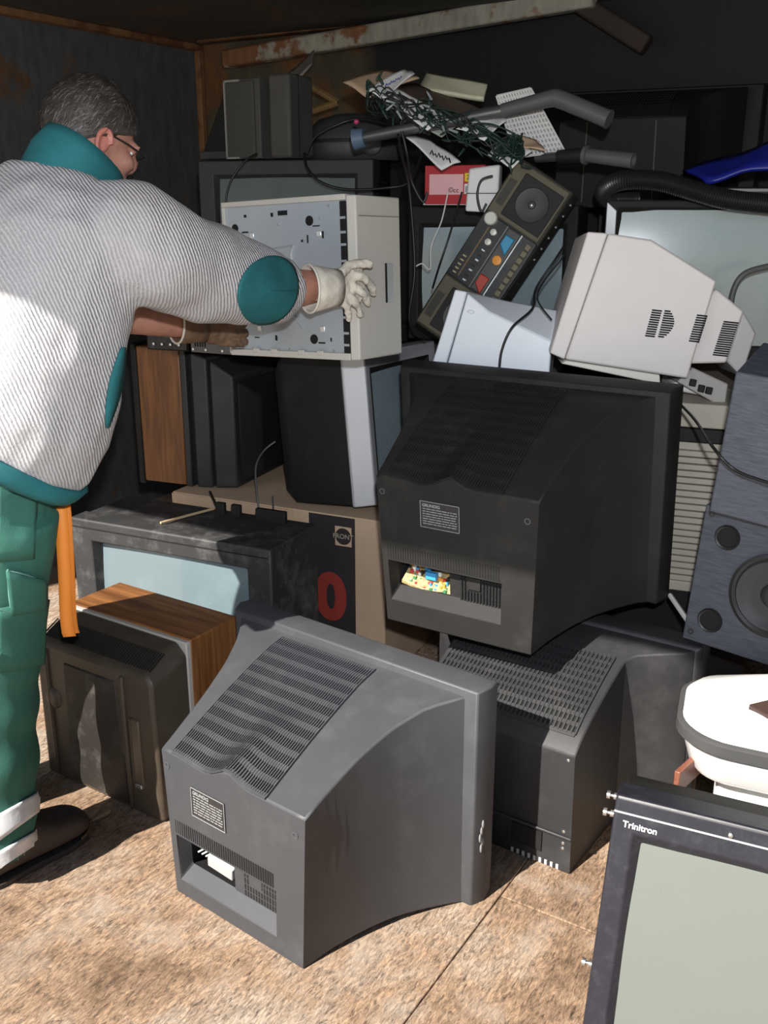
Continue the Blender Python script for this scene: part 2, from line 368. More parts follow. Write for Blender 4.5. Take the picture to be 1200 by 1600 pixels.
def crt_rear(root, W, H, tb, D, secs, hr, wt, wb, body, bez, recess=None, vent=None, bump=None, arch=0.0, lip=0.012, bb=None, plate=None, screws=True, z0r=0.0, topslots=True):
    """set seen from behind: rear panel at y=0, screen at y=D. secs = [(y, width, top z, bottom width)]"""
    Us = [-1 + 2 * i / 16 for i in range(17)]
    if recess: Us = sorted(set([u for u in Us if all(abs(u - q) > 0.03 for q in recess[:2])] + list(recess[:2])))
    def zt(y, u):
        z = interp([s[0] for s in secs], [s[2] for s in secs], y)
        if bump: z += bump[0] * math.exp(-((u - bump[1]) / bump[2]) ** 2) * max(0, 1 - y / 0.16) - bump[0] * 0.35 * math.exp(-((u - bump[1] + 0.35) / 0.2) ** 2) * max(0, 1 - y / 0.12)
        return z
    def wd(y): return interp([s[0] for s in secs], [s[1] for s in secs], y)
    def wbm(y): return interp([s[0] for s in secs], [s[3] for s in secs], y)
    def zb(y): return z0r * max(0, 1 - y / 0.2) + arch * math.sin(math.pi * min(1, y / (D - tb)))
    ny = 14; ys = [secs[-1][0] * (i / ny) for i in range(ny + 1)]
    mb = MB(); n = len(Us)
    tops = [[(u * wd(y) / 2, y, zt(y, u)) for u in Us] for y in ys]; bots = [[(u * wbm(y) / 2, y, zb(y)) for u in Us] for y in ys]
    mb.grid(tops); mb.grid(bots)
    mb.grid([[t[0] for t in tops], [b[0] for b in bots]]); mb.grid([[t[-1] for t in tops], [b[-1] for b in bots]])
    mb.add(tops[-1] + bots[-1], [(i, i + 1, n + i + 1, n + i) for i in range(n - 1)])
    # rear panel, with the recess left open
    zr = [0.0, .88, 1.0] if not recess else [0.0, recess[2], recess[3], .88, 1.0]
    def rp(u, v, y=0.0):
        t = secs[0][2]; b = zb(0); return (u * lerp(wbm(0), wd(0), v) / 2, y, lerp(b, t, v) + (zt(0, u) - t) * max(0, (v - .88) / .12))
    for a in range(len(zr) - 1):
        for i in range(n - 1):
            if recess and a == 1 and Us[i] >= recess[0] - 1e-6 and Us[i + 1] <= recess[1] + 1e-6: continue
            mb.add([rp(Us[i], zr[a]), rp(Us[i + 1], zr[a]), rp(Us[i + 1], zr[a + 1]), rp(Us[i], zr[a + 1])], [(0, 1, 2, 3)])
    if recess:
        u0, u1, v0, v1, dp = recess[:5]
        q = [rp(u0, v0), rp(u1, v0), rp(u1, v1), rp(u0, v1)]; k = [rp(u0 + 0.04, v0 + 0.07, dp), rp(u1 - 0.02, v0 + 0.07, dp), rp(u1 - 0.02, v1, dp), rp(u0 + 0.04, v1, dp)]
        mb.add(q + k, [(0, 1, 5, 4), (1, 2, 6, 5), (2, 3, 7, 6), (3, 0, 4, 7)])
    me_o = mb.build('rear_housing', body, root)
    bm = bmesh.new(); bm.from_mesh(me_o.data); bmesh.ops.remove_doubles(bm, verts=bm.verts, dist=0.0004); bmesh.ops.recalc_face_normals(bm, faces=bm.faces); bm.to_mesh(me_o.data); bm.free()
    me_o.data.shade_smooth(); me_o.data.set_sharp_from_angle(angle=R(32))
    bv = me_o.modifiers.new('b', 'BEVEL'); bv.width = 0.004; bv.segments = 2; bv.limit_method = 'ANGLE'; bv.angle_limit = R(40)
    # front frame (band) with an opening for the tube
    h0 = 0.0; b = MB(); e = lip
    def ring(x, z0, z1, y): return [(-x, y, z0), (x, y, z0), (x, y, z1), (-x, y, z1)]
    rings = [ring(wd(D - tb) / 2, 0.004, zt(D - tb, 0) - 0.003, D - tb - 0.006), ring(W / 2 - e, 0.0, H - e * 0.5, D - tb), ring(W / 2, 0.0, H, D - tb * 0.55), ring(W / 2 - 0.004, 0.002, H - 0.003, D),
             ring(W / 2 - 0.055, 0.075, H - 0.05, D), ring(W / 2 - 0.07, 0.09, H - 0.065, D - 0.03)]
    b.loft(rings, (True, True)); bz = b.build('bezel', bez, root, bevel=0.0035)
    sc = MB(); screen_grid(sc, -W / 2 + 0.07, W / 2 - 0.07, 0.09, H - 0.065, D - 0.022, 0.016, flip=-1); sc.build('screen', GLASSD, root, smooth=60)
    # vents down the slope: long ribs over a dark slit, cross bars between
    if vent:
        x0, x1, y0, y1, cols, bars = vent
        def S(x, y, up):
            w = wd(y) / 2; u = max(-1, min(1, x / w)); z = zt(y, u); d = 0.004
            sl = (zt(y + d, u) - zt(y - d, u)) / (2 * d); nn = Vector((0, -sl, 1)).normalized(); return Vector((x, y, z)) + nn * up
        def xx(t, y): return lerp(x0, x1, t) + (vent_skew * (y - y0))
        vent_skew = 0.0
        ysv = [lerp(y0, y1, i / 16) for i in range(17)]
        dk = MB(); dk.grid([[S(xx(t / 12, y), y, 0.0012) for t in range(13)] for y in ysv]); dk.build('vent_slit', HOLE, root, smooth=60)
        rb = MB(); pitch = 1.0 / cols
        for c in range(cols + 1):
            t = c * pitch; hw = (x1 - x0) * pitch * 0.20
            rows = [[S(xx(t, y) - hw, y, 0.0008), S(xx(t, y) - hw, y, 0.0050), S(xx(t, y) + hw, y, 0.0050), S(xx(t, y) + hw, y, 0.0008)] for y in ysv]
            rb.grid(rows)
        for k in range(bars + 1):
            y = lerp(y0, y1, k / bars); hh = (y1 - y0) / bars * 0.20
            rows = [[S(xx(t / 14, y), y - hh, 0.0010), S(xx(t / 14, y), y - hh, 0.0030), S(xx(t / 14, y), y + hh, 0.0034), S(xx(t / 14, y), y + hh, 0.0010)] for t in range(15)]
            rb.grid(rows)
        g = rb.build('vent_grille', body, root); g['kind'] = 'stuff'
    # rating plate
    if plate:
        pu, pv, pw, ph = plate
        c = Vector(rp(pu, pv)); 
        pb = MB().box(c.x - pw / 2, c.x + pw / 2, -0.0022, 0.001, c.z - ph / 2, c.z + ph / 2).build('rating_plate', LABELB, root, bevel=0.001)
        ln = MB(); fr = 0.0012
        for (a0, a1, b0, b1) in ((-.5, .5, .5, .5), (-.5, .5, -.5, -.5), (-.5, -.5, -.5, .5), (.5, .5, -.5, .5)):
            ln.box(c.x + a0 * pw - fr / 2, c.x + a1 * pw + fr / 2, -0.0032, -0.002, c.z + b0 * ph - fr / 2, c.z + b1 * ph + fr / 2)
        rr = random.Random(3)
        for k in range(7):
            z = c.z + ph * (0.22 - k * 0.095); x = c.x - pw * 0.44
            while x < c.x + pw * 0.40:
                L = rr.uniform(0.004, 0.018); ln.box(x, min(x + L, c.x + pw * 0.44), -0.0030, -0.002, z - 0.0009, z + 0.0009); x += L + 0.002
        ln.build('plate_print', LABELM, pb)
        text('maker_name', 'GRUNDIG', ph * 0.16, pb, LABELM, (c.x - pw * 0.45, -0.0026, c.z + ph * 0.30), (R(90), 0, 0), bold=0.0002)
    if screws:
        for su, sv in ((-0.93, 0.90), (0.88, 0.87)):
            c = Vector(rp(su, sv)); MB().lathe((c.x, 0.002, c.z), (0, -1, 0), [(0.0075, 0), (0.0075, 0.0035), (0.005, 0.0035), (0.0045, 0.0005)], 14, cap=(False, True)).build('screw_boss', GREYD, root, smooth=40)
    return rp, zt, wd

def rear_compartment(root, rp, rc, body, back, content=None, cols=14):
    """what shows inside the open recess: dark inner wall on the left, slotted cover on the right, row of slots above"""
    u0, u1, v0, v1, dp = rc
    um = lerp(u0, u1, 0.50)
    bk = MB(); q = [rp(u0, v0, dp + 0.09), rp(u1, v0, dp + 0.09), rp(u1, v1, dp + 0.09), rp(u0, v1, dp + 0.09)]
    f = [rp(u0 + 0.04, v0 + 0.07, dp), rp(um, v0 + 0.07, dp), rp(um, v1, dp), rp(u0 + 0.04, v1, dp)]
    bk.add(q, [(0, 1, 2, 3)]); bk.add(f + q, [(0, 1, 5, 4), (1, 2, 6, 5), (2, 3, 7, 6), (3, 0, 4, 7)])
    bk.build('inner_cavity', HOLE, root)
    cv = MB(); k = [rp(um, v0 + 0.07, dp), rp(u1 - 0.02, v0 + 0.07, dp), rp(u1 - 0.02, v1, dp), rp(um, v1, dp)]
    cv.add(k, [(0, 1, 2, 3)]); o = cv.build('cover_panel', body, root); s = o.modifiers.new('s', 'SOLIDIFY'); s.thickness = 0.004
    sl = MB()
    ua, ub = lerp(um, u1, 0.20), lerp(um, u1, 0.96); va, vb = lerp(v0, v1, 0.24), lerp(v0, v1, 0.93)
    for i in range(cols):
        for j in range(5):
            fu = i / cols; fv = j / 5
            if 0.12 < fu < 0.48 and 0.42 < (fv + 0.1) < 0.9: continue
            a = Vector(rp(lerp(ua, ub, fu), lerp(va, vb, fv), dp - 0.0008)); b = Vector(rp(lerp(ua, ub, fu + 0.55 / cols), lerp(va, vb, fv + 0.165), dp + 0.001))
            sl.box(a.x, b.x, dp - 0.0045, dp + 0.001, a.z, b.z)
    g = sl.build('cover_slot', HOLE, root); g['kind'] = 'stuff'
    MB().box(Vector(rp(lerp(ua, ub, .16), .5)).x, Vector(rp(lerp(ua, ub, .46), .5)).x, dp - 0.006, dp + 0.001, Vector(rp(0, lerp(va, vb, .45))).z, Vector(rp(0, lerp(va, vb, .88))).z).build('cover_pad', body, root, bevel=0.001)
    # comb of slots above the recess
    cb = MB(); n = 44
    for i in range(n):
        a = Vector(rp(lerp(u0, u1 - 0.02, i / n), v1 + 0.012)); b = Vector(rp(lerp(u0, u1 - 0.02, (i + 0.52) / n), v1 + 0.105))
        cb.box(a.x, b.x, -0.0012, 0.002, a.z, b.z)
    g = cb.build('slot_row', HOLE, root); g['kind'] = 'stuff'
    return um

# ---- the big grey set in front
RC1 = (-0.90, 0.62, 0.12, 0.435, 0.030)
S1 = [(0, .405, .350, .372), (.06, .415, .380, .40), (.14, .435, .418, .45), (.22, .475, .452, .51), (.29, .54, .478, .58), (.345, .625, .490, .64), (.36, .655, .495, .66)]
t1 = thing('television', 'large grey television nearest on the board floor, ribbed back towards us', 'television', (-0.305, 1.664, 0), -38)
rp, zt, wd = crt_rear(t1, .715, .512, .064, .42, S1, .35, .405, .372, GREY, GREY, recess=RC1, vent=(-.168, .100, .004, .335, 44, 11), bump=(.020, -.02, .16), arch=0.018, plate=(-.33, .74, .098, .066))
um = rear_compartment(t1, rp, RC1, GREY, HOLE)
w = MB(); a = Vector(rp(lerp(RC1[0], um, .35), .22)); w.hexa([(a.x, .034, a.z), (a.x + .075, .034, a.z - .004), (a.x + .085, .10, a.z + .01), (a.x + .01, .10, a.z + .014), (a.x, .034, a.z + .022), (a.x + .075, .034, a.z + .02), (a.x + .085, .10, a.z + .05), (a.x + .01, .10, a.z + .055)])
w.build('white_chassis_tray', M('chassis_grey', (.36, .36, .36), .5), t1, bevel=0.002)
for k in range(3):
    MB().tube([(a.x - .035 + k * .012, .04, a.z + .015), (a.x + .01 + k * .014, .07, a.z + .05), (a.x + .05 + k * .01, .09, a.z + .065)], .0022, 6).build('inner_wire', [M('pale_wire', (.6, .6, .6), .5)], t1, smooth=80)
m = MB()
for k in range(5): m.ell((.3555, .372 + .006 * math.sin(k * 2.1), .14 + k * .014), (.0026, .004, .011), 8, 6)
m.build('scuff', M('scuff_grey', (.22, .22, .22), .8), t1, smooth=80)

# ---- the black twin on top
RC2 = (-0.92, 0.60, 0.165, 0.44, 0.030)
S2 = [(y * 1.04, w_ * .99, z * 1.05, b * 1.0) for y, w_, z, b in S1]
S2[-2] = (.36, .62, .512, .64); S2[-1] = (.375, .67, .517, .68)
t2 = thing('television', 'large black television balanced on two other sets, open hatch showing a circuit board', 'television', (.167, 2.057, .478), -32, 4.5)
rp, zt, wd = crt_rear(t2, .728, .532, .075, .445, S2, .367, .40, .372, BLACKT, BLACKT, recess=RC2, vent=(-.175, .115, .004, .35, 46, 11), bump=(.020, -.05, .15), arch=0.014, plate=(-.18, .80, .098, .062))
um = rear_compartment(t2, rp, RC2, BLACKT, HOLE)
bx = Vector(rp(RC2[0] + .06, .26)); ex = Vector(rp(um, .26))
pc = MB(); pw = ex.x - bx.x
pc.hexa([(bx.x, .034, bx.z - .005), (bx.x + pw * .95, .030, bx.z - .030), (bx.x + pw, .10, bx.z + .03), (bx.x + .01, .10, bx.z + .05), (bx.x, .034, bx.z + .001), (bx.x + pw * .95, .030, bx.z - .024), (bx.x + pw, .10, bx.z + .036), (bx.x + .01, .10, bx.z + .056)])
board = pc.build('circuit_board', PCB, t2)
cols_ = [M('cap_blue', (.05, .3, .6), .4), M('comp_black', (.02, .02, .02), .4), M('comp_white', (.8, .8, .75), .4), M('comp_red', (.5, .05, .04), .4), M('comp_green', (.05, .2, .08), .5), M('comp_orange', (.7, .3, .05), .4)]
rr = random.Random(11)
for k in range(110):
    u, v = rr.random(), rr.random(); p = Vector((bx.x + .006 + u * (pw - .016), .038 + v * .056, bx.z - .002 + v * .052 - u * .022 * (1 - v)))
    s = rr.uniform(.0015, .0042); h = rr.uniform(.003, .011)
    MB().box(p.x - s, p.x + s, p.y - s, p.y + s, p.z, p.z + h).build('board_component', cols_[k % 6], board)
p = Vector((bx.x + pw * .55, .05, bx.z + .012)); MB().box(p.x - .014, p.x + .014, p.y - .006, p.y + .006, p.z, p.z + .018).build('board_transformer', cols_[0], board, bevel=0.001)
MB().box(bx.x + pw * .45, bx.x + pw * .62, .09, .096, bx.z + .02, bx.z + .07).build('upright_board', M('pcb_green', (.04, .09, .05), .5, vary=.5, vscale=80), board)

# ---- the black set on the floor behind, with rounded shoulders
S3 = [(0, .40, .300, .41), (.02, .405, .325, .41), (.08, .41, .362, .415), (.18, .415, .405, .42), (.25, .42, .43, .43), (.28, .47, .44, .49), (.31, .62, .446, .63), (.345, .68, .45, .69)]
t3 = thing('television', 'black television on the floor between the large grey set and the framed one', 'television', (.245, 1.948, 0), -34)
rp3, zt3, wd3 = crt_rear(t3, .72, .462, .06, .41, S3, .3, .40, .41, BLACKL, BLACKL, vent=(-.192, .185, .03, .245, 36, 10), arch=0.0, screws=False)
MB().box(-.206, .206, -.006, .0, .088, .096).build('housing_rib', BLACKL, t3, bevel=0.003)
MB().box(.06, .135, -.004, .004, .035, .085).build('socket_recess', HOLE, t3)
for zz in (.285, .105, .075, .062): MB().lathe((.185, .001, zz), (0, -1, 0), [(.004, 0), (.004, .002), (.002, .003)], 10).build('screw', SCREW, t3, smooth=40)
g = MB()
for k in range(9): g.box(.06 + k * .014, .066 + k * .014, -.002, .004, .004, .016)
g.build('foot_slot', M('slot_white', (.5, .5, .48), .6), t3)
MB().box(.342, .352, .355, .385, .425, .458).build('latch', BLACK, t3, bevel=0.002)

# ---------------------------------------------------------------- sets seen from the front or side
def crt_front(root, W, H, D, border, bez, glass, cab, bd=0.05, taper=(0.25, 0.62, 0.78), bulge=0.02, rec=0.018, border_b=None, cabinset=0.004, bevel=0.006, lift=0.0, bt=None):
    """front at y=0, facing -y; bezel bd deep; cabinet then tapered rear housing"""
    bb = border_b if border_b is not None else border; bt = bt if bt is not None else border
    b = MB()
    def ring(x, z0, z1, y): return [(-x, y, z0), (x, y, z0), (x, y, z1), (-x, y, z1)]
    b.loft([ring(W / 2 - .02, .02, H - .02, bd), ring(W / 2, 0, H, bd), ring(W / 2, 0, H, 0.004), ring(W / 2 - .004, .004, H - .004, 0), ring(W / 2 - border, bb, H - bt, 0), ring(W / 2 - border - .014, bb + .014, H - bt - .014, rec)], (False, False))
    b.build('bezel', bez, root, bevel=bevel)
    sc = MB(); screen_grid(sc, -W / 2 + border + .008, W / 2 - border - .008, bb + .008, H - bt - .008, rec + 0.004, bulge); sc.build('screen', glass, root, smooth=60)
    c = MB(); i = cabinset; d1 = bd + (D - bd) * taper[0]
    c.loft([ring(W / 2 - i, i, H - i, bd - .002), ring(W / 2 - i, i + lift * .3, H - i, d1), ring(W / 2 * lerp(1, taper[1], .55), lift * .7 + i, H * lerp(1, taper[2], .6), d1 + (D - d1) * .45), ring(W / 2 * taper[1], lift + i, H * taper[2], D)])
    c.build('rear_housing', cab, root, bevel=0.006)
    return root

# framed monitor, bottom right
t4 = thing('television', 'black framed television with greenish blank screen at the bottom right corner, nearest to us', 'television', (.570, 1.243, 0.0), -22.3, -14.5, 1.7)
crt_front(t4, .50, .476, .34, .036, M('blueblack_plastic', (.016, .016, .024), .3, vary=.15, dust=.14, dcol=(.16, .16, .17), dscale=40), M('greenish_tube', (.150, .168, .152), .13, coat=.4, dust=.2, dcol=(.19, .21, .195), dscale=2.5), BLACK, bd=.075, bulge=.012, rec=.012, border_b=.05, lift=.11, bt=.062)  # greenish grey glass for the blank tube
BB = _m['blueblack_plastic']
MB().box(-.249, .249, -.0015, .002, .446, .449).build('bezel_line', M('pale_edge', (.45, .45, .47), .4), t4)
text('screen_name', 'Trinitron', .0155, t4, M('print_white', (.85, .85, .85), .5), (-.232, -.0012, .424), (R(90), 0, 0), bold=.0003)
for zz, yy in ((.462, .03), (.437, .012), (.16, .02)):
    MB().lathe((-.25, yy, zz), (-1, 0, 0), [(.006, 0), (.006, .006), (.003, .006), (.003, .012), (.007, .012), (.007, .018)], 10).build('side_clip', SCREW, t4, smooth=40)
MB().lathe((-.06, -.001, .455), (0, -1, 0), [(.004, 0), (.004, .003), (.002, .004)], 10).build('knob', SCREW, t4, smooth=40)

# brown set in a veneered case, left, seen from behind
WALN = wood('walnut_veneer', (.12, .045, .014), (.27, .115, .038), (2, 34, 2), rotx=45)
t5 = thing('television', 'brown television in a wood veneered case beside the man’s green trouser leg', 'television', (-.642, 2.240, 0), -33.3)
W5, D5, H5 = .43, .17, .440
m = MB(); m.box(-W5 / 2, W5 / 2, .0, D5, .0, H5); m.build('wooden_case', WALN, t5, bevel=.004)
MB().loft([[(-W5 / 2 + .002, y, .005), (W5 / 2 - .002, y, .005), (W5 / 2 - .002, y, H5 - .004), (-W5 / 2 + .002, y, H5 - .004)] for y in (-.012, .004)]).build('case_edge', M('pale_lip', (.40, .38, .35), .5), t5, bevel=.003)
b5 = MB()
def oct_(w0, w1, z0, z1, y, c=.03): return [(-w0 / 2, y, z0), (w0 / 2, y, z0), (w1 / 2, y, z1 - c), (w1 / 2 - c, y, z1), (-w1 / 2 + c, y, z1), (-w1 / 2, y, z1 - c)]
b5.loft([oct_(W5 - .006, W5 - .006, .008, H5 - .006, -.010), oct_(W5 - .006, W5 - .006, .008, H5 - .012, -.032), oct_(.425, .42, .006, .425, -.05), oct_(.425, .415, .004, .392, -.118, .02), oct_(.42, .41, .004, .384, -.126, .015)])
b5.build('rear_housing', BROWNP, t5, bevel=.008)
# moulded centre bay, pillar with a slot, top comb
b = MB(); b.loft([[(-.115, y, .015), (.10, y, .015), (.085, y, z), (-.10, y, z)] for y, z in ((-.118, .35), (-.129, .348))]); b.build('centre_bay', M('brown_plastic_shaded', (.020, .017, .015), .4, vary=.15, dust=.2), t5, bevel=.004)  # bay stands proud; the shade of its recess is put into the dark colour
MB().box(.128, .158, -.131, -.12, .09, .265).build('upright_slot', M('brown_plastic_mid', (.095, .075, .055), .3), t5, bevel=.004)
MB().box(.126, .131, -.1325, -.12, .09, .265).build('slot_shadow_edge', BROWNP, t5, bevel=.001)
MB().box(.133, .155, -.135, -.125, .080, .092).build('slot_foot', SCREW, t5, bevel=.002)
for xx_ in (-.165, .11): MB().box(xx_ - .006, xx_ + .006, -.134, -.12, .01, .37).build('pillar_edge', BROWNP, t5, bevel=.005)
g = MB()
for k in range(44):
    x_ = -.19 + k * .0088; g.hexa([(x_, -.112, .3955), (x_ + .004, -.112, .3955), (x_ + .004, -.062, .4215), (x_, -.062, .4215), (x_, -.112, .3985), (x_ + .004, -.112, .3985), (x_ + .004, -.062, .4235), (x_, -.062, .4235)])
o = g.build('vent_slot', HOLE, t5); o['kind'] = 'stuff'
MB().lathe((-.155, -.126, .235), (0, -1, 0), [(.030, 0), (.026, .005), (.012, .007)], 18).build('moulded_boss', BROWNP, t5, smooth=60)

# set with bright screen behind it
t6 = thing('television', 'black television with a pale screen half in the man’s shadow, in front of the carton', 'television', (-.615, 2.585, 0), -25)
DUSTY = M('dusty_black', (.028, .028, .029), .45, vary=.2, dust=.55, dcol=(.24, .23, .22), dscale=10)
crt_front(t6, .69, .553, .33, .075, DUSTY, GLASS, DUSTY, bd=.07, bulge=.02, rec=.03, bt=.062, taper=(.75, .8, .9))
MB().box(-.335, .335, -.002, .002, .527, .530).build('bezel_groove', HOLE, t6)
rr = random.Random(2)
for (x, w_) in ((.02, .03), (.075, .03), (.16, .10)):
    MB().box(x, x + w_, .22, .235, .548, .585).build('broken_tab', BLACK, t6, bevel=.002)
MB().tube([(-.06, .06, .557), (.0, .24, .557)], .004, 6).build('wooden_sliver', M('raw_wood', (.5, .36, .2), .8), t6)

# silver framed set on the carton
t7 = thing('television', 'black television with a silver front frame on the carton, under the computer case', 'television', (-.160, 2.832, .556), -27.3, -2.0, -6.0)
SW = .50; SH = .450
m = MB(); xf = .115           # front plane of the set is its right-hand side here
def yz(x, y0, y1, z0, z1): return [(x, y0, z0), (x, y1, z0), (x, y1, z1), (x, y0, z1)]
m.loft([yz(-.20, .06, .44, .03, .40), yz(-.165, .03, .48, .02, .44), yz(-.13, .006, .52, .004, .462), yz(xf - .035, .0, .53, .0, SH)]); m.build('rear_housing', BLACK, t7, bevel=.008)
f = MB()
f.loft([yz(xf - .04, .0, .53, .0, SH), yz(xf - .034, -.004, .534, -.002, SH + .002), yz(xf + .03, .020, .51, .002, SH), yz(xf + .022, .062, .468, .05, SH - .045), yz(xf + .004, .08, .45, .065, SH - .06)], (False, False)); f.build('front_frame', SILVER, t7, bevel=.004)
f = MB(); f.loft([yz(xf + .0235, .058, .472, .046, SH - .041), yz(xf + .0245, .062, .468, .05, SH - .045), yz(xf + .002, .084, .446, .075, SH - .066)], (False, False)); f.build('screen_surround', BLACK, t7)
f = MB(); f.grid([[(xf + .004 + .014 * (1 - .6 * (i / 5 - 1) ** 2 - .4 * (j / 5 - 1) ** 2), lerp(.075, .455, i / 10), lerp(.06, SH - .055, j / 10)) for i in range(11)] for j in range(11)]); f.build('screen', GLASS2, t7, smooth=60)

# set with a veneered side and stepped black back, beside it on the carton
t8 = thing('television', 'television with a teak veneered side and stepped black back, next to the silver framed set', 'television', (-.662, 3.11, .534), -22, 0, 0)
TEAK = wood('teak_veneer', (.10, .035, .009), (.21, .080, .020), (30, 30, 3))
x = -.155; hh = .462
MB().box(-.155, .008, 0, .52, .01, hh).build('wooden_case', TEAK, t8, bevel=.004)
MB().box(-.178, -.155, -.004, .524, .0, hh + .008).build('front_frame', BLACK, t8, bevel=.005)
sc = MB(); sc.grid([[(-.180 - .008 * (1 - (i / 4 - 1) ** 2) , lerp(.05, .47, i / 8), lerp(.06, .42, j / 8)) for i in range(9)] for j in range(9)]); sc.build('screen', GLASSD, t8, smooth=60)
MB().box(.008, .030, .0, .515, .006, hh - .004).build('edge_strip', BLACKL, t8, bevel=.004)
MB().box(.030, .046, .02, .50, .02, hh - .02).build('groove', HOLE, t8)
MB().loft([yz(.046, .004, .50, .006, hh - .012), yz(.10, .012, .49, .008, hh - .030)]).build('rear_step', BLACKL, t8, bevel=.006)
MB().box(.10, .112, .03, .48, .02, hh - .05).build('groove', HOLE, t8)
MB().loft([yz(.112, .012, .48, .008, hh - .036), yz(.185, .03, .46, .012, hh - .085)]).build('rear_step', BLACKL, t8, bevel=.006)
MB().loft([yz(.185, .05, .44, .02, hh - .10), yz(.235, .12, .40, .05, hh - .16)]).build('tube_cover', BLACK, t8, bevel=.008)

# dark set high at the back, under the speaker
t9 = thing('television', 'dark grey television high at the back under the small grey speakers', 'television', (-.335, 3.44, 1.0), -14)
crt_front(t9, .62, .575, .42, .055, M('matt_dark_grey', (.026, .026, .028), .45, vary=.1, dust=.2, dcol=(.1, .1, .1)), GLASSD, BLACK, bd=.08, bulge=.015, rec=.02, border_b=.1, bt=.045, taper=(.5, .7, .85))
sp = MB()
for k in range(26): sp.box(.3105, .3125, .10, .17, .10 + k * .016, .107 + k * .016)
o = sp.build('side_slot', HOLE, t9); o['kind'] = 'stuff'

# set behind the radio recorder
t10 = thing('television', 'black television with a blue grey screen behind the tilted radio recorder', 'television', (.335, 3.20, 1.0), -24)
crt_front(t10, .56, .43, .40, .034, BLACK, GLASS2, BLACK, bd=.06, bulge=.015, rec=.015, border_b=.05, bt=.055)

# big set at the right edge
t11 = thing('television', 'wide television with a silver edged pale screen behind the cream monitor, at the right edge', 'television', (1.015, 2.87, 1.0), -8)
crt_front(t11, .76, .445, .42, .03, BLACK, M('tube_glass_pale', (.40, .47, .46), .12, vary=.05, vscale=2, coat=.6, dust=.2, dcol=(.55, .6, .6), dscale=2.5), BLACK, bd=.06, bulge=.03, rec=.01, border_b=.03, bt=.02)
MB().hexa([(-.38, -.004, .02), (-.352, -.010, .03), (-.352, .0, .03), (-.38, .01, .02), (-.38, -.004, .44), (-.352, -.010, .415), (-.352, .0, .415), (-.38, .01, .44)]).build('silver_edge', SILVER, t11, bevel=.002)

# black set lost in the dark, top right
t12 = thing('television', 'black television in deep shade at the top right, moulded back towards us', 'television', (.80, 3.52, 1.42), -24)
S12 = [(0, .42, .29, .44), (.05, .43, .33, .46), (.12, .48, .36, .50), (.2, .62, .385, .64), (.30, .74, .40, .74)]
crt_rear(t12, .86, .415, .07, .40, S12, .29, .42, .44, BLACK, BLACK, vent=(-.15, .15, .005, .18, 30, 7), screws=False)
for x_ in (-.12, .12): MB().tube([(x_, -.003, .02), (x_ * .96, -.003, .28)], .0025, 6).build('moulded_ridge', M('worn_edge', (.12, .11, .1), .6), t12)
# ================================================================ cartons and hidden supports
BLK_PRINT = M('black_print', (.028, .022, .024), .7, vary=.1); RED_PRINT = M('red_print', (.30, .035, .025), .7)
t = thing('cardboard_box', 'brown carton with a black printed panel and red figure under two televisions', 'carton', (-.346, 2.905, 0), -25)
CW, CH = .77, .534
MB().box(-CW / 2, CW / 2, 0, .45, 0, CH).build('carton_body', CARD, t, bevel=.003)
xa, xb = .127, .285
MB().box(xa, xb, -.0012, .002, .0, CH - .004).build('printed_panel', BLK_PRINT, t)
MB().box(.218, .274, -.0022, .0, .438, .500).build('printed_square', CARD, t)
MB().lathe((.246, -.0016, .469), (0, -1, 0), [(.0265, 0), (.0265, .0014)], 28).build('printed_disc', BLK_PRINT, t)
text('front_mark', 'FRONT', .0215, t, M('print_tan', (.45, .38, .3), .7), (.246, -.0036, .462), (R(90), 0, 0), align='CENTER')
text('carton_figure', '0', .205, t, RED_PRINT, (.148, -.0018, .195), (R(90), 0, 0), bold=.010)
MB().box(.128, .140, -.0022, .0, .19, .31).build('carton_figure_part', RED_PRINT, t)
MB().loft([[(-.385, -.002, CH - .10), (.07, -.002, CH - .10), (.07, -.004, CH - .004), (-.385, -.004, CH - .004)], [(-.385, .0, CH - .10), (.07, .0, CH - .10), (.07, .0, CH - .004), (-.385, .0, CH - .004)]]).build('carton_flap', CARD, t)

def carton(label, loc, yaw, w, d, h):
    t = thing('cardboard_box', label, 'carton', loc, yaw)
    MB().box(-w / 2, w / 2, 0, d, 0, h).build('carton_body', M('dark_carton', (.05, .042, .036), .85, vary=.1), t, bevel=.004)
    MB().box(-w / 2 - .0008, w / 2 + .0008, d / 2 - .025, d / 2 + .025, h - .08, h + .001).build('packing_tape', M('packing_tape', (.06, .05, .04), .3), t)
    return t
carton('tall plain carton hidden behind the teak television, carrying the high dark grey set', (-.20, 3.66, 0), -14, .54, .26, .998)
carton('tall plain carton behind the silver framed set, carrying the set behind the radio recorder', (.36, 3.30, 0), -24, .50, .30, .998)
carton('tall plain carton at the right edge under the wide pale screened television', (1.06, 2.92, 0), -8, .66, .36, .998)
carton('tallest plain carton in the dark under the top right television', (1.0, 3.55, 0), -24, .50, .34, 1.418)

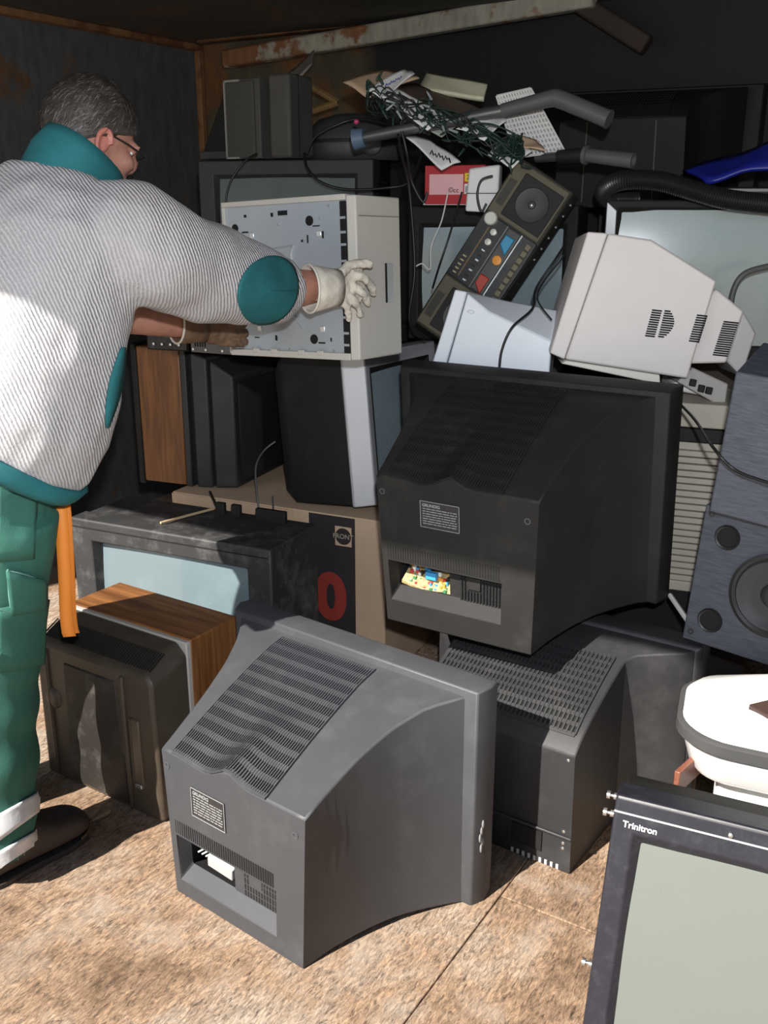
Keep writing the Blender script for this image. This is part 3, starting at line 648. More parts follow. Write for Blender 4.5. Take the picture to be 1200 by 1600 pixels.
# beige ribbed appliance seen in the gap between the black set and the speakers
BEIGE = M('beige_plastic', (.44, .41, .34), .45, vary=.06, dust=.25, dcol=(.3, .27, .22))
t = thing('ribbed_cabinet', 'beige ribbed cabinet in the gap between the balanced black television and the speakers', 'cabinet', (.72, 2.46, .0), -20)
MB().box(-.30, .27, .02, .26, .44, .95).build('cabinet_body', BEIGE, t, bevel=.006)
MB().box(-.30, .27, .03, .26, .0, .44).build('cabinet_plinth', BLACK, t, bevel=.006)
for k in range(20):
    MB().box(-.302, .272, .0, .022, .470 + k * .018, .4845 + k * .018).build('rib', BEIGE, t, bevel=.002)
MB().box(-.302, .272, .004, .03, .848, .885).build('dark_band', BLACK, t, bevel=.003)
MB().box(-.302, .272, .0, .03, .888, .95).build('top_rail', BEIGE, t, bevel=.004)
MB().box(-.302, .272, .0, .03, .44, .468).build('bottom_rail', BEIGE, t, bevel=.004)

# ================================================================ loudspeakers, right edge
ASH = M('black_ash_vinyl', (.075, .082, .105), .5, vary=.35, vscale=2.0, bump=.5, bscale=3, stretch=(12, 30, 120), dust=.15, dcol=(.3, .31, .33))
ASHB = M('black_ash_baffle', (.055, .060, .078), .45, vary=.35, vscale=2.0, bump=.4, bscale=3, stretch=(10, 30, 90), dust=.1, dcol=(.25, .25, .27))
RUBBER = M('rubber', (.015, .015, .016), .45); CONE = M('paper_cone', (.03, .03, .033), .55)
t = thing('loudspeaker', 'black ash loudspeaker with round woofer and two ports, lower of the pair', 'loudspeaker', (.80, 1.99, .462), -38, -3.5, 3.0)
w2 = .135
MB().box(-w2, w2, .0, .24, 0, .325).build('speaker_cabinet', ASHB, t, bevel=.003)
for (x, z) in ((-.075, .262), (-.079, .062)):
    p = MB().lathe((x, .002, z), (0, -1, 0), [(.0285, .0), (.0285, .004), (.026, .007), (.0225, .005), (.0215, .0)], 28, cap=(False, False)).build('port_tube', RUBBER, t, smooth=40)
    MB().lathe((x, .0, z), (0, -1, 0), [(.0226, .0), (.0226, .001)], 24).build('port_opening', HOLE, t)
MB().lathe((.045, 0, .158), (0, -1, 0), [(.095, 0), (.095, .006), (.088, .008), (.082, .004)], 40, cap=(False, False)).build('woofer_frame', RUBBER, t, smooth=40)
MB().lathe((.045, 0, .158), (0, -1, 0), [(.083, .003), (.078, .008), (.070, .006), (.066, .002), (.045, .0008), (.028, -.0), (.026, .004), (.014, .010), (.002, .012)], 40, cap=(False, True)).build('woofer_cone', CONE, t, smooth=50)
for (x, z) in ((-.118, .306), (-.118, .022)):
    MB().lathe((x, .001, z), (0, -1, 0), [(.007, 0), (.007, .002), (.004, .002), (.003, -.002)], 14).build('grille_socket', RUBBER, t, smooth=40)
t = thing('loudspeaker', 'blue grey wood grained loudspeaker with terminal plate, upper of the pair', 'loudspeaker', (.778, 1.93, .795), -33, 9, 6.5)
MB().box(-.10, .12, .0, .22, 0, .315).build('speaker_cabinet', ASH, t, bevel=.004)
MB().box(.004, .072, -.004, .004, .115, .185).build('terminal_plate', M('plate_grey', (.28, .29, .31), .4), t, bevel=.002)
MB().lathe((.038, -.003, .150), (0, -1, 0), [(.029, 0), (.029, .002), (.026, .002)], 30).build('terminal_dish', RUBBER, t)
MB().box(.024, .034, -.012, -.002, .132, .165).build('terminal_clip', BLACK, t, bevel=.001)
MB().box(.036, .046, -.014, -.002, .132, .150).build('terminal_clip', M('clip_red', (.75, .05, .02), .4), t, bevel=.001)

# ================================================================ monitors on top of the black set
CREAM = M('cream_plastic', (.72, .68, .66), .42, vary=.03, vscale=4, dust=.12, dcol=(.5, .45, .4), dscale=20)
COOL = M('cool_white_plastic', (.74, .78, .84), .40, vary=.03, vscale=4)
def prism(mb, poly, y0, y1, mi=0):     # outline in x,z extruded in depth
    mb.loft([[(x, y0, z) for x, z in poly], [(x, y1, z) for x, z in poly]], mi=mi)
t = thing('computer_monitor', 'cream computer monitor lying on the black television, slotted side towards us', 'monitor', P(965, 603, 2.44), -6, -4, 9)
MK = .00160
def ml(px, py): return ((px - 965) * MK * math.cos(R(-9)) - (600 - py) * MK * 0 , (600 - py) * MK)
def mpoly(pts):
    out = []
    c, s = math.cos(R(9)), math.sin(R(9))
    for px, py in pts:
        x, z = (px - 965) * MK, (603 - py) * MK; out.append((x * c - z * s, x * s + z * c))
    return out
m = MB(); prism(m, mpoly([(857, 553), (880, 563), (936, 371), (905, 369)]), -.004, .34); m.build('front_bezel', CREAM, t, bevel=.004)
m = MB(); A = mpoly([(881, 563), (1072, 590), (1104, 440), (1002, 380), (937, 371)]); B_ = mpoly([(881, 560), (1060, 580), (1085, 460), (1000, 395), (937, 375)])
m.loft([[(x, 0, z) for x, z in A], [(x, .31, z) for x, z in B_]]); m.build('monitor_body', CREAM, t, bevel=.006)
m = MB(); A = mpoly([(1078, 568), (1133, 566), (1153, 486), (1108, 452), (1092, 470)]); m.loft([[(x, .03, z) for x, z in A], [(x, .26, z) for x, z in A]]); m.build('tube_cover', CREAM, t, bevel=.006)
m = MB(); A = mpoly([(1135, 564), (1160, 588), (1176, 520), (1153, 486)]); m.loft([[(x, .04, z) for x, z in A], [(x, .25, z) for x, z in A]]); m.build('rear_cap', M('grey_cap', (.45, .44, .44), .45), t, bevel=.005)
m = MB(); A = mpoly([(876, 570), (884, 565), (1030, 585), (1032, 600)]); m.loft([[(x, .01, z) for x, z in A], [(x, .28, z) for x, z in A]]); m.build('underside_rail', M('cream_pale', (.72, .70, .62), .5), t, bevel=.003)
def slots(x0, x1, y0, y1, n, skew, cut=0):
    for k in range(n):
        f = k / (n - 1); py = lerp(y0, y1, f); xa = lerp(x0, x0 - skew, f); xb = lerp(x1, x1 - skew, f)
        if cut: xb -= cut * (2 * f - 1) ** 2
        a = mpoly([(xa, py), (xb, py + (xb - xa) * .09), (xb, py + 2.4 + (xb - xa) * .09), (xa, py + 2.4)])
        m = MB(); m.loft([[(x, sl_y - .0012, z) for x, z in a], [(x, sl_y + .003, z) for x, z in a]]); m.build('vent_slot', HOLE, t)
sl_y = 0.0
slots(1010, 1025, 484, 523, 12, 8); slots(1029, 1048, 485, 524, 12, 7, 10); slots(1078, 1094, 491, 530, 12, 9); sl_y = .03; slots(1123, 1146, 501, 552, 16, 12)
MB().box(.155, .26, .10, .28, .005, .028).build('stand_base', CREAM, t, bevel=.006)
m = MB(); A = mpoly([(1062, 598), (1140, 640), (1142, 600), (1085, 575)]); m.loft([[(x, .05, z) for x, z in A], [(x, .22, z) for x, z in A]]); m.build('connector_panel', M('warm_grey', (.40, .38, .36), .5), t, bevel=.004)
for (px, py) in ((1086, 598), (1100, 607), (1112, 610)):
    q = mpoly([(px, py)])[0]; MB().box(q[0] - .008, q[0] + .008, .038, .052, q[1] - .010, q[1] + .008).build('socket', [BLACK, SCREW][px % 2], t, bevel=.002)

t = thing('computer_monitor', 'bluish white computer monitor behind the black set, left of the cream monitor', 'monitor', P(770, 590, 2.57), -14, -6, 4)
K2 = .00173
def wp(pts): return [((px - 770) * K2, (590 - py) * K2) for px, py in pts]
m = MB(); prism(m, wp([(672, 586), (694, 586), (716, 466), (697, 464)]), -.002, .24); m.build('front_bezel', COOL, t, bevel=.004)
m = MB(); A = wp([(695, 592), (856, 598), (852, 527), (752, 492), (717, 468)]); B_ = wp([(695, 592), (850, 596), (850, 481), (770, 474), (717, 467)])
m.loft([[(x, 0, z) for x, z in A], [(x, .08, z) for x, z in B_], [(x, .22, z) for x, z in B_]]); m.build('monitor_body', COOL, t, bevel=.004)
for k in range(7):
    q = wp([(806 + k * 6, 497 - k * .5)])[0]; MB().tube([(q[0], .085 - .0, q[1] + .016 + k * .001), (q[0] + .004, .035, q[1] - .018 - k * .003)], .0016, 6).build('vent_rib', M('rib_grey', (.5, .52, .55), .5), t)
q = wp([(725, 495)])[0]; MB().ell((q[0], 0, q[1]), (.010, .003, .0055), 12, 8).build('moulded_dimple', COOL, t, smooth=80)

# ================================================================ computer case held by the man
PCG = M('zinc_steel', (.50, .55, .60), .38, metal=.55, vary=.06, vscale=6, dust=.2, dcol=(.45, .45, .45))
PCB_ = M('beige_case', (.55, .53, .48), .42, vary=.04, vscale=3, dust=.1, dcol=(.4, .36, .3))
t = thing('computer_case', 'beige computer case with bare zinc side panel held by the man', 'computer case', (-.2416, 2.516, 1.061), -34.9, -1.7, -2.8); t.scale = (.955, .955, .955)
w2, h, d = .208, .398, .182
MB().box(-w2, w2 - .004, .0, d, .004, h - .002).build('chassis_side', PCG, t, bevel=.002)
for b in ((-w2 - .004, w2, -.012, .012, h - .008, h + .006), (-w2 - .004, w2, -.008, .012, -.006, .012), (-w2 - .010, -w2 + .001, -.006, d, -.002, h + .004), (-w2, w2, .012, d, h - .003, h + .005)):
    MB().box(*b).build('case_edge', PCB_, t, bevel=.002)
f = MB(); f.loft([[(w2 + .002, -.010, -.006), (w2 + .002, d + .004, -.006), (w2 + .002, d + .004, h + .004), (w2 + .002, -.010, h + .004)], [(w2 + .030, -.006, -.004), (w2 + .034, d, -.004), (w2 + .034, d, h + .002), (w2 + .030, -.006, h + .002)]]); f.build('front_panel', PCB_, t, bevel=.004)
MB().box(w2 + .030, w2 + .0355, .002, d - .004, h - .048, h - .046).build('panel_seam', M('seam_grey', (.2, .19, .17), .6), t)
MB().box(w2 + .031, w2 + .0365, .112, .142, .135, .235).build('badge_recess', M('badge_silver', (.62, .65, .66), .35, metal=.4), t, bevel=.001)
MB().box(w2 + .033, w2 + .037, .110, .114, .135, .235).build('badge_edge', HOLE, t)
MB().box(w2 - .022, w2 - .002, -.0035, .004, .006, h - .010).build('front_gap', HOLE, t)
for z in (.03, .06, .10, .24, .28, .31, .345): MB().box(w2 - .020, w2 - .004, -.006, -.001, z, z + .006).build('gap_bracket', PCG, t)
for (x, z, r) in ((.085, .345, .0125), (-.175, .335, .0115), (.085, .045, .0125), (-.16, .055, .0125)):
    MB().lathe((x, .0, z), (0, -1, 0), [(r, .0), (r, .0015), (r * .7, .0015), (r * .6, .0025)], 18).build('round_hole', HOLE, t, smooth=30)
for (x0, x1, z0, z1) in ((-.02, .012, .362, .374), (-.045, -.037, .360, .370), (-.14, -.132, .362, .369), (-.05, -.043, .038, .052), (.125, .13, .30, .318), (.14, .144, .04, .05), (.075, .079, .29, .31), (.055, .061, .293, .299), (.09, .12, .218, .224), (.095, .118, .330, .333), (-.15, -.128, .322, .326), (.10, .122, .034, .038), (-.125, -.108, .043, .046)):
    MB().box(x0, x1, -.0012, .001, z0, z1).build('panel_slot', HOLE, t)
for (x, z) in ((.115, .312), (-.115, .315), (.115, .072), (-.105, .07)):
    MB().box(x - .008, x + .008, -.003, .001, z - .008, z + .008).build('stamped_tab', M('bright_zinc', (.7, .72, .74), .3, metal=.6), t, bevel=.002)
MB().tube([(.03, -.001, .285), (.02, -.002, .268), (.02, -.002, .20)], .003, 8).build('pressed_bead', M('bright_zinc', (.7, .72, .74), .3), t, smooth=60)
MB().tube([(.03, -.001, .285), (-.06, -.001, .276)], .0022, 8).build('pressed_bead', PCG, t, smooth=60)
MB().tube([(.05, -.001, .075), (.02, -.001, .105)], .004, 8).build('pressed_bead', PCG, t, smooth=60)
for x in (-.115, -.05, .045, .11):
    MB().box(x - .010, x + .010, -.011, -.006, .004, .016).build('edge_clip', PCB_, t, bevel=.001)
for (x, z) in ((-.19, .012), (-.13, .012), (.0, .012), (.15, .012), (.15, .375), (-.02, .335), (.12, .345)):
    MB().lathe((x, 0, z + .004), (0, -1, 0), [(.0035, 0), (.0035, .0016), (.0015, .002)], 10).build('screw', SCREW, t)

# recorder deck and tuner on the teak set
t = thing('video_recorder', 'black recorder deck on the teak sided television under the man’s arm', 'video recorder', P(268, 534, 3.04), -20)
t.location.z = .998
MB().box(-.09, .06, .0, .26, 0, .10).build('deck_body', BLACK, t, bevel=.003)
MB().box(-.086, .056, -.004, .002, .004, .096).build('deck_front', M('dusty_front', (.02, .02, .022), .3, dust=.5, dcol=(.2, .2, .2), dscale=40), t, bevel=.002)
for k in range(4): MB().lathe((-.06 + .03 * k, -.003, .02), (0, -1, 0), [(.004, 0), (.004, .006)], 10).build('deck_knob', SCREW, t)
t = thing('tuner_chassis', 'dull metal chassis with slots between the recorder deck and the computer case', 'metal chassis', P(330, 540, 2.98), -24)
t.location.z = .998
MB().box(-.075, .09, .0, .22, 0, .115).build('chassis_body', M('dull_metal', (.16, .16, .165), .5, metal=.3, vary=.15), t, bevel=.002)
for k in range(7): MB().box(-.06 + k * .011, -.055 + k * .011, -.001, .002, .06, .085).build('chassis_slot', HOLE, t)
for k in range(5): MB().box(-.06 + k * .009, -.056 + k * .009, -.001, .002, .018, .045).build('chassis_slot', HOLE, t)
for x in (-.066, -.02, .04, .075): MB().lathe((x, 0, .010), (0, -1, 0), [(.004, 0), (.004, .002)], 10).build('screw', SCREW, t)

# ================================================================ on top of the high dark set
SPK = M('dark_speaker_vinyl', (.060, .058, .054), .55, vary=.12, dust=.2, dcol=(.12, .12, .11))
t = thing('loudspeaker', 'small dark grey speaker box with pale framed front at the top left', 'loudspeaker', P(402, 246, 3.42), -33)
t.location.z = 1.578
MB().box(-.125, .018, .0, .17, 0, .245).build('speaker_cabinet', SPK, t, bevel=.004)
MB().loft([[(-.124, -.003, .0), (.0, -.003, .0), (.0, -.003, .24), (-.124, -.003, .24)], [(-.118, -.008, .006), (-.006, -.008, .006), (-.006, -.008, .234), (-.118, -.008, .234)]]).build('speaker_grille', M('grille_cloth', (.05, .049, .045), .8, bump=.5, bscale=700), t, bevel=.003)
for b in ((-.127, -.121, 0, .243), (-.127, -.06, .237, .243), (-.127, -.07, 0, .006)): MB().box(b[0], b[1], -.010, .0, b[2], b[3]).build('grille_edge', M('pale_grey_edge', (.22, .22, .21), .5), t)
MB().lathe((-.02, -.004, .225), (0, -1, 0), [(.004, 0), (.004, .003)], 10).build('screw', SCREW, t)
t = thing('loudspeaker', 'plain dark grey speaker box touching the framed one at the top left', 'loudspeaker', P(430, 244, 3.40), -30)
t.location.z = 1.578
MB().box(-.022, .062, .0, .14, 0, .255).build('speaker_cabinet', SPK, t, bevel=.010)
MB().box(-.023, .063, .05, .053, .0, .2555).build('cabinet_seam', HOLE, t)
t = thing('wedge_speaker', 'black wedge shaped box left of the dark grey speakers at the top', 'loudspeaker', P(335, 246, 3.58), -20)
t.location.z = 1.578
MB().hexa([(-.06, .0, 0), (.06, .0, 0), (.06, .14, 0), (-.06, .14, 0), (.01, .05, .20), (.06, .05, .20), (.06, .14, .20), (.01, .14, .20)]).build('wedge_body', BLACK, t, bevel=.006)
MB().box(-.055, .055, -.004, .002, .005, .03).build('wedge_foot', BLACKL, t, bevel=.002)

t = thing('vacuum_cleaner', 'dark grey domed vacuum cleaner body behind the tube’s blue collar', 'vacuum cleaner', P(548, 246, 3.52), -10)
t.location.z = 1.576
VG = M('vac_grey', (.045, .050, .052), .35, vary=.1, dust=.2, dcol=(.1, .1, .1))
m = MB(); prof = [(.0, 0), (.17, .0), (.185, .02), (.185, .06), (.17, .10), (.13, .135), (.07, .152), (.0, .156)]
m.lathe((0, .1, 0), (0, 0, 1), [(max(r, .002), h) for r, h in prof], 32); m.build('vacuum_body', VG, t, smooth=50)
MB().lathe((0, .1, .06), (0, 0, 1), [(.187, -.006), (.189, 0), (.187, .006)], 32, cap=(False, False)).build('bumper_strip', BLACK, t, smooth=50)
MB().lathe((.08, -.06, .05), (0, -1, 0), [(.04, 0), (.04, .012), (.03, .016)], 20).build('wheel', RUBBER, t, smooth=40)

# vacuum tubes
CHR = M('chrome_tube', (.16, .16, .16), .22, metal=.7, dust=.3, dcol=(.2, .2, .2)); HG = M('handle_grey', (.085, .09, .095), .38, vary=.1)
t = thing('vacuum_tube', 'long vacuum tube with bent grey handle lying across the papers', 'vacuum tube')
a, b, c, d_ = P(560, 217, 2.98), P(790, 172, 2.86), P(868, 152, 2.80), P(950, 186, 2.72)
MB().cyl(a, b, .0165, .0165, 16).build('chrome_pipe', CHR, t, smooth=40)
pth = spline([lerp(b, c, -.06), lerp(b, c, .5), lerp(b, c, .92), lerp(c, d_, .10), lerp(c, d_, .5), d_], 6)
MB().tube(pth, [.019 + .004 * min(1, i / 14) for i in range(len(pth))], 16).build('bent_handle', HG, t, smooth=50)
MB().cyl(d_, d_ + (d_ - c).normalized() * .004, .0245, .0245, 16).build('handle_end', HG, t, smooth=40)
MB().cyl(lerp(a, b, -.03), lerp(a, b, .045), .030, .026, 18).build('blue_collar', M('dusty_blue_plastic', (.10, .15, .22), .4), t, smooth=40)
MB().ell(a + Vector((-.005, -.01, .045)), (.008, .008, .007), 10, 8).build('pink_button', M('pink_plastic', (.45, .05, .15), .4), t, smooth=80)
t = thing('vacuum_tube', 'short black tube with grey end piece right of the radio recorder', 'vacuum tube')
a, b, c = P(838, 247, 2.95), P(915, 242, 2.86), P(990, 251, 2.78)
MB().cyl(a, lerp(a, b, .8), .013, .013, 14).build('chrome_pipe', CHR, t, smooth=40)
MB().cyl(lerp(a, b, .45), b, .018, .02, 14).build('pipe_sleeve', RUBBER, t, smooth=40)
MB().lathe(b, (c - b), [(.026, -.004), (.026, .006), (.019, .008), (.021, (c - b).length), (.016, (c - b).length), (.016, (c - b).length - .01)], 16).build('pipe_end', HG, t, smooth=40)
t = thing('vacuum_hose', 'black corrugated vacuum hose draped over the wide pale screened television', 'hose')
pts = spline([P(992, 312, 3.0), P(955, 312, 2.97), P(945, 297, 2.90), P(972, 282, 2.84), P(1030, 283, 2.80), P(1085, 298, 2.77), P(1140, 312, 2.76), P(1230, 322, 2.76), P(1300, 330, 2.78)], 14)
L = [0]
for i in range(1, len(pts)): L.append(L[-1] + (pts[i] - pts[i - 1]).length)
N = int(L[-1] / .0032); hp = []
for k in range(N + 1):
    s = L[-1] * k / N; i = max(0, min(len(L) - 2, next((j for j in range(len(L) - 1) if L[j + 1] >= s), len(L) - 2))); hp.append(lerp(pts[i], pts[i + 1], (s - L[i]) / max(1e-6, L[i + 1] - L[i])))
MB().tube(hp, [.0245 if k % 2 else .0275 for k in range(len(hp))], 14).build('hose_wall', M('hose_black', (.018, .018, .018), .35), t, smooth=50)

# blue sheet and dark lid, right edge
t = MB(); rows = []
for i in range(9):
    f = i / 8; a = lerp(P(1068, 272, 3.12), P(1215, 222, 3.05), f); b = lerp(P(1105, 286, 2.98), P(1215, 262, 2.92), f)
    rows.append([lerp(a, b, j / 4) + Vector((0, 0, .006 * math.sin(7 * f + j))) for j in range(5)])
t.grid(rows); o = t.build('blue_tarpaulin', M('blue_plastic', (.012, .022, .28), .4, vary=.2), smooth=60); s_ = o.modifiers.new('s', 'SOLIDIFY'); s_.thickness = .012
tag(o, 'blue plastic sheet at the right edge above the corrugated hose', 'plastic sheet')
t = thing('flat_appliance', 'flat dark appliance with pale rim under the blue sheet, right edge', 'appliance', (1.10, 2.98, 1.446), -8)
MB().box(-.26, .25, .0, .26, 0, .035).build('lid_body', BLACKL, t, bevel=.012)
MB().box(-.24, .251, -.003, .01, .022, .030).build('lid_rim', M('rim_grey', (.35, .35, .35), .5), t)

# ================================================================ radio recorder
t = thing('radio_recorder', 'dirty black radio cassette recorder tilted on end, with coloured tape keys', 'radio')
p_tl, p_tr, p_bl = P(815, 238, 2.86), P(897, 300, 2.80), P(650, 497, 2.88)
ex = (p_bl - p_tl); BL = ex.length; ex.normalize(); ez = (p_tl - p_tr); BH = ez.length; ez = (ez - ex * ez.dot(ex)).normalized(); ey = ez.cross(ex); 
if ey.y < 0: ey = -ey
t.matrix_world = Matrix((( ex.x, ey.x, ez.x, p_tr.x), (ex.y, ey.y, ez.y, p_tr.y), (ex.z, ey.z, ez.z, p_tr.z), (0, 0, 0, 1)))
BKR = M('grimy_black', (.028, .026, .020), .45, vary=.2, dust=.35, dcol=(.12, .105, .07), dscale=14); PANEL = M('smoked_panel', (.012, .012, .012), .2, dust=.3, dcol=(.12, .1, .06))
GR = M('speaker_mesh', (.02, .02, .02), .6, bump=.8, bscale=900); OLV = M('olive_strip', (.09, .08, .05), .5, dust=.4, dcol=(.2, .17, .1))
MB().box(0, BL, .004, .125, 0, BH).build('radio_case', BKR, t, bevel=.006)
bh = BH
for (x0, x1) in ((.008, .165), (BL - .165, BL - .008)):
    MB().box(x0, x1, -.006, .006, .006, bh - .006).build('speaker_panel', OLV, t, bevel=.003)
    MB().box(x0 + .018, x1 - .012, -.010, -.004, .012, bh - .045).build('speaker_grille', GR, t, bevel=.003)
    cx, cz = (x0 + x1) / 2 + .003, (bh - .033) / 2
    MB().lathe((cx, -.010, cz), (0, -1, 0), [(.048, 0), (.046, .003), (.030, -.0), (.011, .002), (.009, .006), (.002, .007)], 24, cap=(False, True)).build('speaker_cone', CONE, t, smooth=50)
    MB().lathe((cx, -.016, cz), (0, -1, 0), [(.007, 0), (.005, .003), (.001, .004)], 12).build('dust_cap', SCREW, t, smooth=50)
    MB().box(x0 + .05, x1 - .03, -.0085, -.005, bh - .036, bh - .014).build('name_strip', BKR, t)
MB().box(.168, BL - .168, -.006, .004, .003, bh - .004).build('deck_panel', PANEL, t, bevel=.002)
MB().box(.172, BL - .172, -.009, -.004, bh * .30, bh * .52).build('tape_window', M('tape_window', (.05, .05, .045), .25, dust=.5, dcol=(.18, .16, .12)), t, bevel=.002)
MB().box(.170, BL - .170, -.010, -.005, bh * .275, bh * .29).build('chrome_strip', M('chrome_strip', (.7, .7, .68), .25, metal=.6), t)
MB().box(.170, BL - .170, -.009, -.005, bh * .54, bh * .55).build('chrome_strip', M('dull_strip', (.2, .2, .19), .3, metal=.5), t)
for (x0, c_, w_) in ((.19, 'blue', .055), (.315, 'red', .055)):
    col = {'blue': (.03, .26, .45), 'red': (.42, .04, .02)}[c_]
    m = MB(); m.loft([[(x0, -.008, bh * .34), (x0 + w_, -.008, bh * .34), (x0 + w_ * .6, -.008, bh * .5), (x0, -.008, bh * .5)], [(x0 + .003, -.014, bh * .35), (x0 + w_ - .006, -.014, bh * .35), (x0 + w_ * .55, -.014, bh * .49), (x0 + .003, -.014, bh * .49)]]); m.build('tape_reel_mark', M('reel_' + c_, col, .4), t, bevel=.001)
    MB().lathe((x0 + w_ + .018, -.008, bh * .40), (0, -1, 0), [(.014, 0), (.013, .004), (.004, .005)], 14).build('orange_key', M('key_orange', (.75, .28, .02), .4), t, smooth=40)
MB().lathe((.178, -.005, bh * .83), (0, -1, 0), [(.019, 0), (.019, .014), (.016, .017), (.002, .017)], 22).build('tuning_knob', M('knob_aluminium', (.55, .54, .48), .4, metal=.3), t, smooth=40)
for k, (x, z) in enumerate(((.205, .68), (.235, .67))): MB().lathe((x, -.005, bh * z), (0, -1, 0), [(.010, 0), (.009, .012), (.001, .013)], 14).build('small_knob', M('knob_aluminium', (.55, .54, .48), .4), t, smooth=40)
for k in range(7): MB().box(.258 + (k % 2) * .004 + k * .016, .264 + k * .016, -.011, -.004, bh * .64, bh * .70).build('slider', [SCREW, BKR][k % 2], t, bevel=.001)
for k in range(5): MB().box(.30 + k * .013, .304 + k * .013, -.009, -.004, bh * .84, bh * .90).build('dial_mark', M('dial_mark', (.4, .34, .2), .5), t)
MB().box(.20, BL - .18, -.0075, -.004, bh * .78, bh * .80).build('dial_scale', M('dial_brown', (.16, .10, .04), .5), t)
for k in range(10): MB().box(.18 + k * .021, .198 + k * .021, -.016, -.002, bh * .06, bh * .15).build('piano_key', M('key_brass', (.13, .11, .06), .4), t, bevel=.002)
for k in range(6): MB().lathe((.03 + k * .035, .06, .0), (0, 0, -1), [(.004, 0), (.004, .004)], 10).build('screw', SCREW, t)

# ================================================================ papers, carton and odds on the set behind the recorder
PAPER = M('paper_white', (.75, .75, .74), .7, vary=.04); 
def sheet(name, label, cat, px, mat, thick=.0015, wav=.004, extra=None):
    (a, b, c, d) = [P(*q) for q in px]; rows = []
    for i in range(9):
        f = i / 8; rows.append([lerp(lerp(a, b, f), lerp(d, c, f), j / 8) + Vector((0, -.3, 1)).normalized() * wav * math.sin(5 * f + 4 * j / 8) for j in range(9)])
    m = MB(); m.grid(rows); o = m.build(name, mat, smooth=60); s = o.modifiers.new('s', 'SOLIDIFY'); s.thickness = thick
    return tag(o, label, cat)
o = sheet('cardboard_sheet', 'tan torn cardboard at the top left end of the paper pile', 'cardboard', [(536, 128, 3.050), (575, 150, 2.950), (655, 122, 3.000), (605, 106, 3.150)], CARD, .004)
o = sheet('envelope', 'white envelope with blue handwriting at the top of the paper pile', 'envelope', [(572, 143, 2.940), (600, 154, 2.910), (648, 117, 2.990), (632, 106, 3.030)], PAPER)
sheet('paper_sheet', 'long white card under the green light string, upper left of the tube', 'paper', [(590, 150, 2.970), (668, 202, 2.870), (700, 186, 2.890), (622, 136, 2.990)], PAPER)
sheet('paper_sheet', 'grey green card below the envelope at the left of the pile', 'paper', [(545, 134, 3.050), (690, 212, 2.920), (720, 196, 2.950), (580, 126, 3.090)], M('card_grey', (.32, .35, .30), .7))
sheet('cream_tray', 'pale cream plastic tray at the top of the pile', 'tray', [(655, 146, 3.050), (756, 158, 2.950), (762, 138, 3.000), (668, 118, 3.130)], M('cream_lid', (.55, .55, .40), .5), .012, .002)
sheet('paper_sheet', 'white pointed paper just below the long tube', 'paper', [(712, 202, 2.850), (757, 218, 2.810), (792, 190, 2.850), (778, 178, 2.900)], PAPER)
o = sheet('magazine', 'white leaflet with black scrawl under the tube, above the red carton', 'magazine', [(634, 214, 2.920), (690, 263, 2.850), (720, 254, 2.870), (672, 216, 2.950)], PAPER, .003)
sheet('paper_sheet', 'white paper by the recorder’s top corner with teal edge', 'paper', [(762, 244, 2.870), (800, 262, 2.810), (832, 238, 2.830), (786, 222, 2.910)], PAPER, .004)
sheet('cardboard_sheet', 'brown cardboard scrap below the white grille', 'cardboard', [(792, 212, 2.890), (800, 228, 2.850), (852, 238, 2.830), (838, 218, 2.890)], CARD, .003)
sheet('envelope', 'dark brown paper wrapper in the middle of the pile', 'wrapper', [(610, 140, 2.990), (740, 205, 2.900), (770, 180, 2.930), (650, 128, 3.050)], M('brown_wrapper', (.07, .05, .04), .5))
# scribbles on envelope and leaflet
def marks(name, a, b, n, mat, amp, r, parent):
    pts = [lerp(a, b, k / n) + Vector((0, -.004, amp * (1 if k % 2 else -1) * (0.6 + .4 * math.sin(k * 1.7)))) for k in range(n + 1)]
    MB().tube(pts, r, 4).build(name, mat, parent)
envl = bpy.data.objects['envelope']; marks('handwriting', P(602, 134, 2.92), P(628, 120, 2.95), 14, M('ink_blue', (.03, .06, .35), .5), .004, .0012, envl)
mag = bpy.data.objects['magazine']; marks('scrawl', P(672, 238, 2.85), P(704, 250, 2.83), 12, BLACK, .007, .002, mag)

t = thing('light_string', 'tangled green and black string of lights over the paper pile', 'string lights')
rr = random.Random(5)
GRN = M('cable_green', (.008, .028, .020), .5); BLKC = M('cable_black', (.012, .012, .012), .4)
for q in range(8):
    pts = []; f = rr.random()
    for k in range(26):
        f = min(1, max(0, f + rr.uniform(-.22, .22))); v = rr.uniform(-1, 1)
        cx = lerp(575, 815, f); cy = lerp(150, 238, f) + v * 27; pts.append(P(cx, cy, lerp(2.98, 2.80, f) - .05 * rr.random() + .03 * v))
    MB().tube(spline(pts, 6), .0018 if q % 3 else .0026, 5).build('light_cable', GRN if q % 3 != 1 else BLKC, t, smooth=80)
for q in range(48):
    f = rr.random(); p = P(lerp(580, 820, f), lerp(150, 240, f) + rr.uniform(-30, 30), lerp(2.93, 2.77, f))
    dvec = Vector((rr.uniform(-1, 1), rr.uniform(-.3, .3), rr.uniform(-1, 1))).normalized()
    MB().tube([p, p + dvec * .010, p + dvec * .022, p + dvec * .028], [.0035, .0038, .0028, .0008], 6).build('light_bulb', GRN if q % 4 else M('bulb_clear', (.25, .3, .3), .2), t, smooth=60)

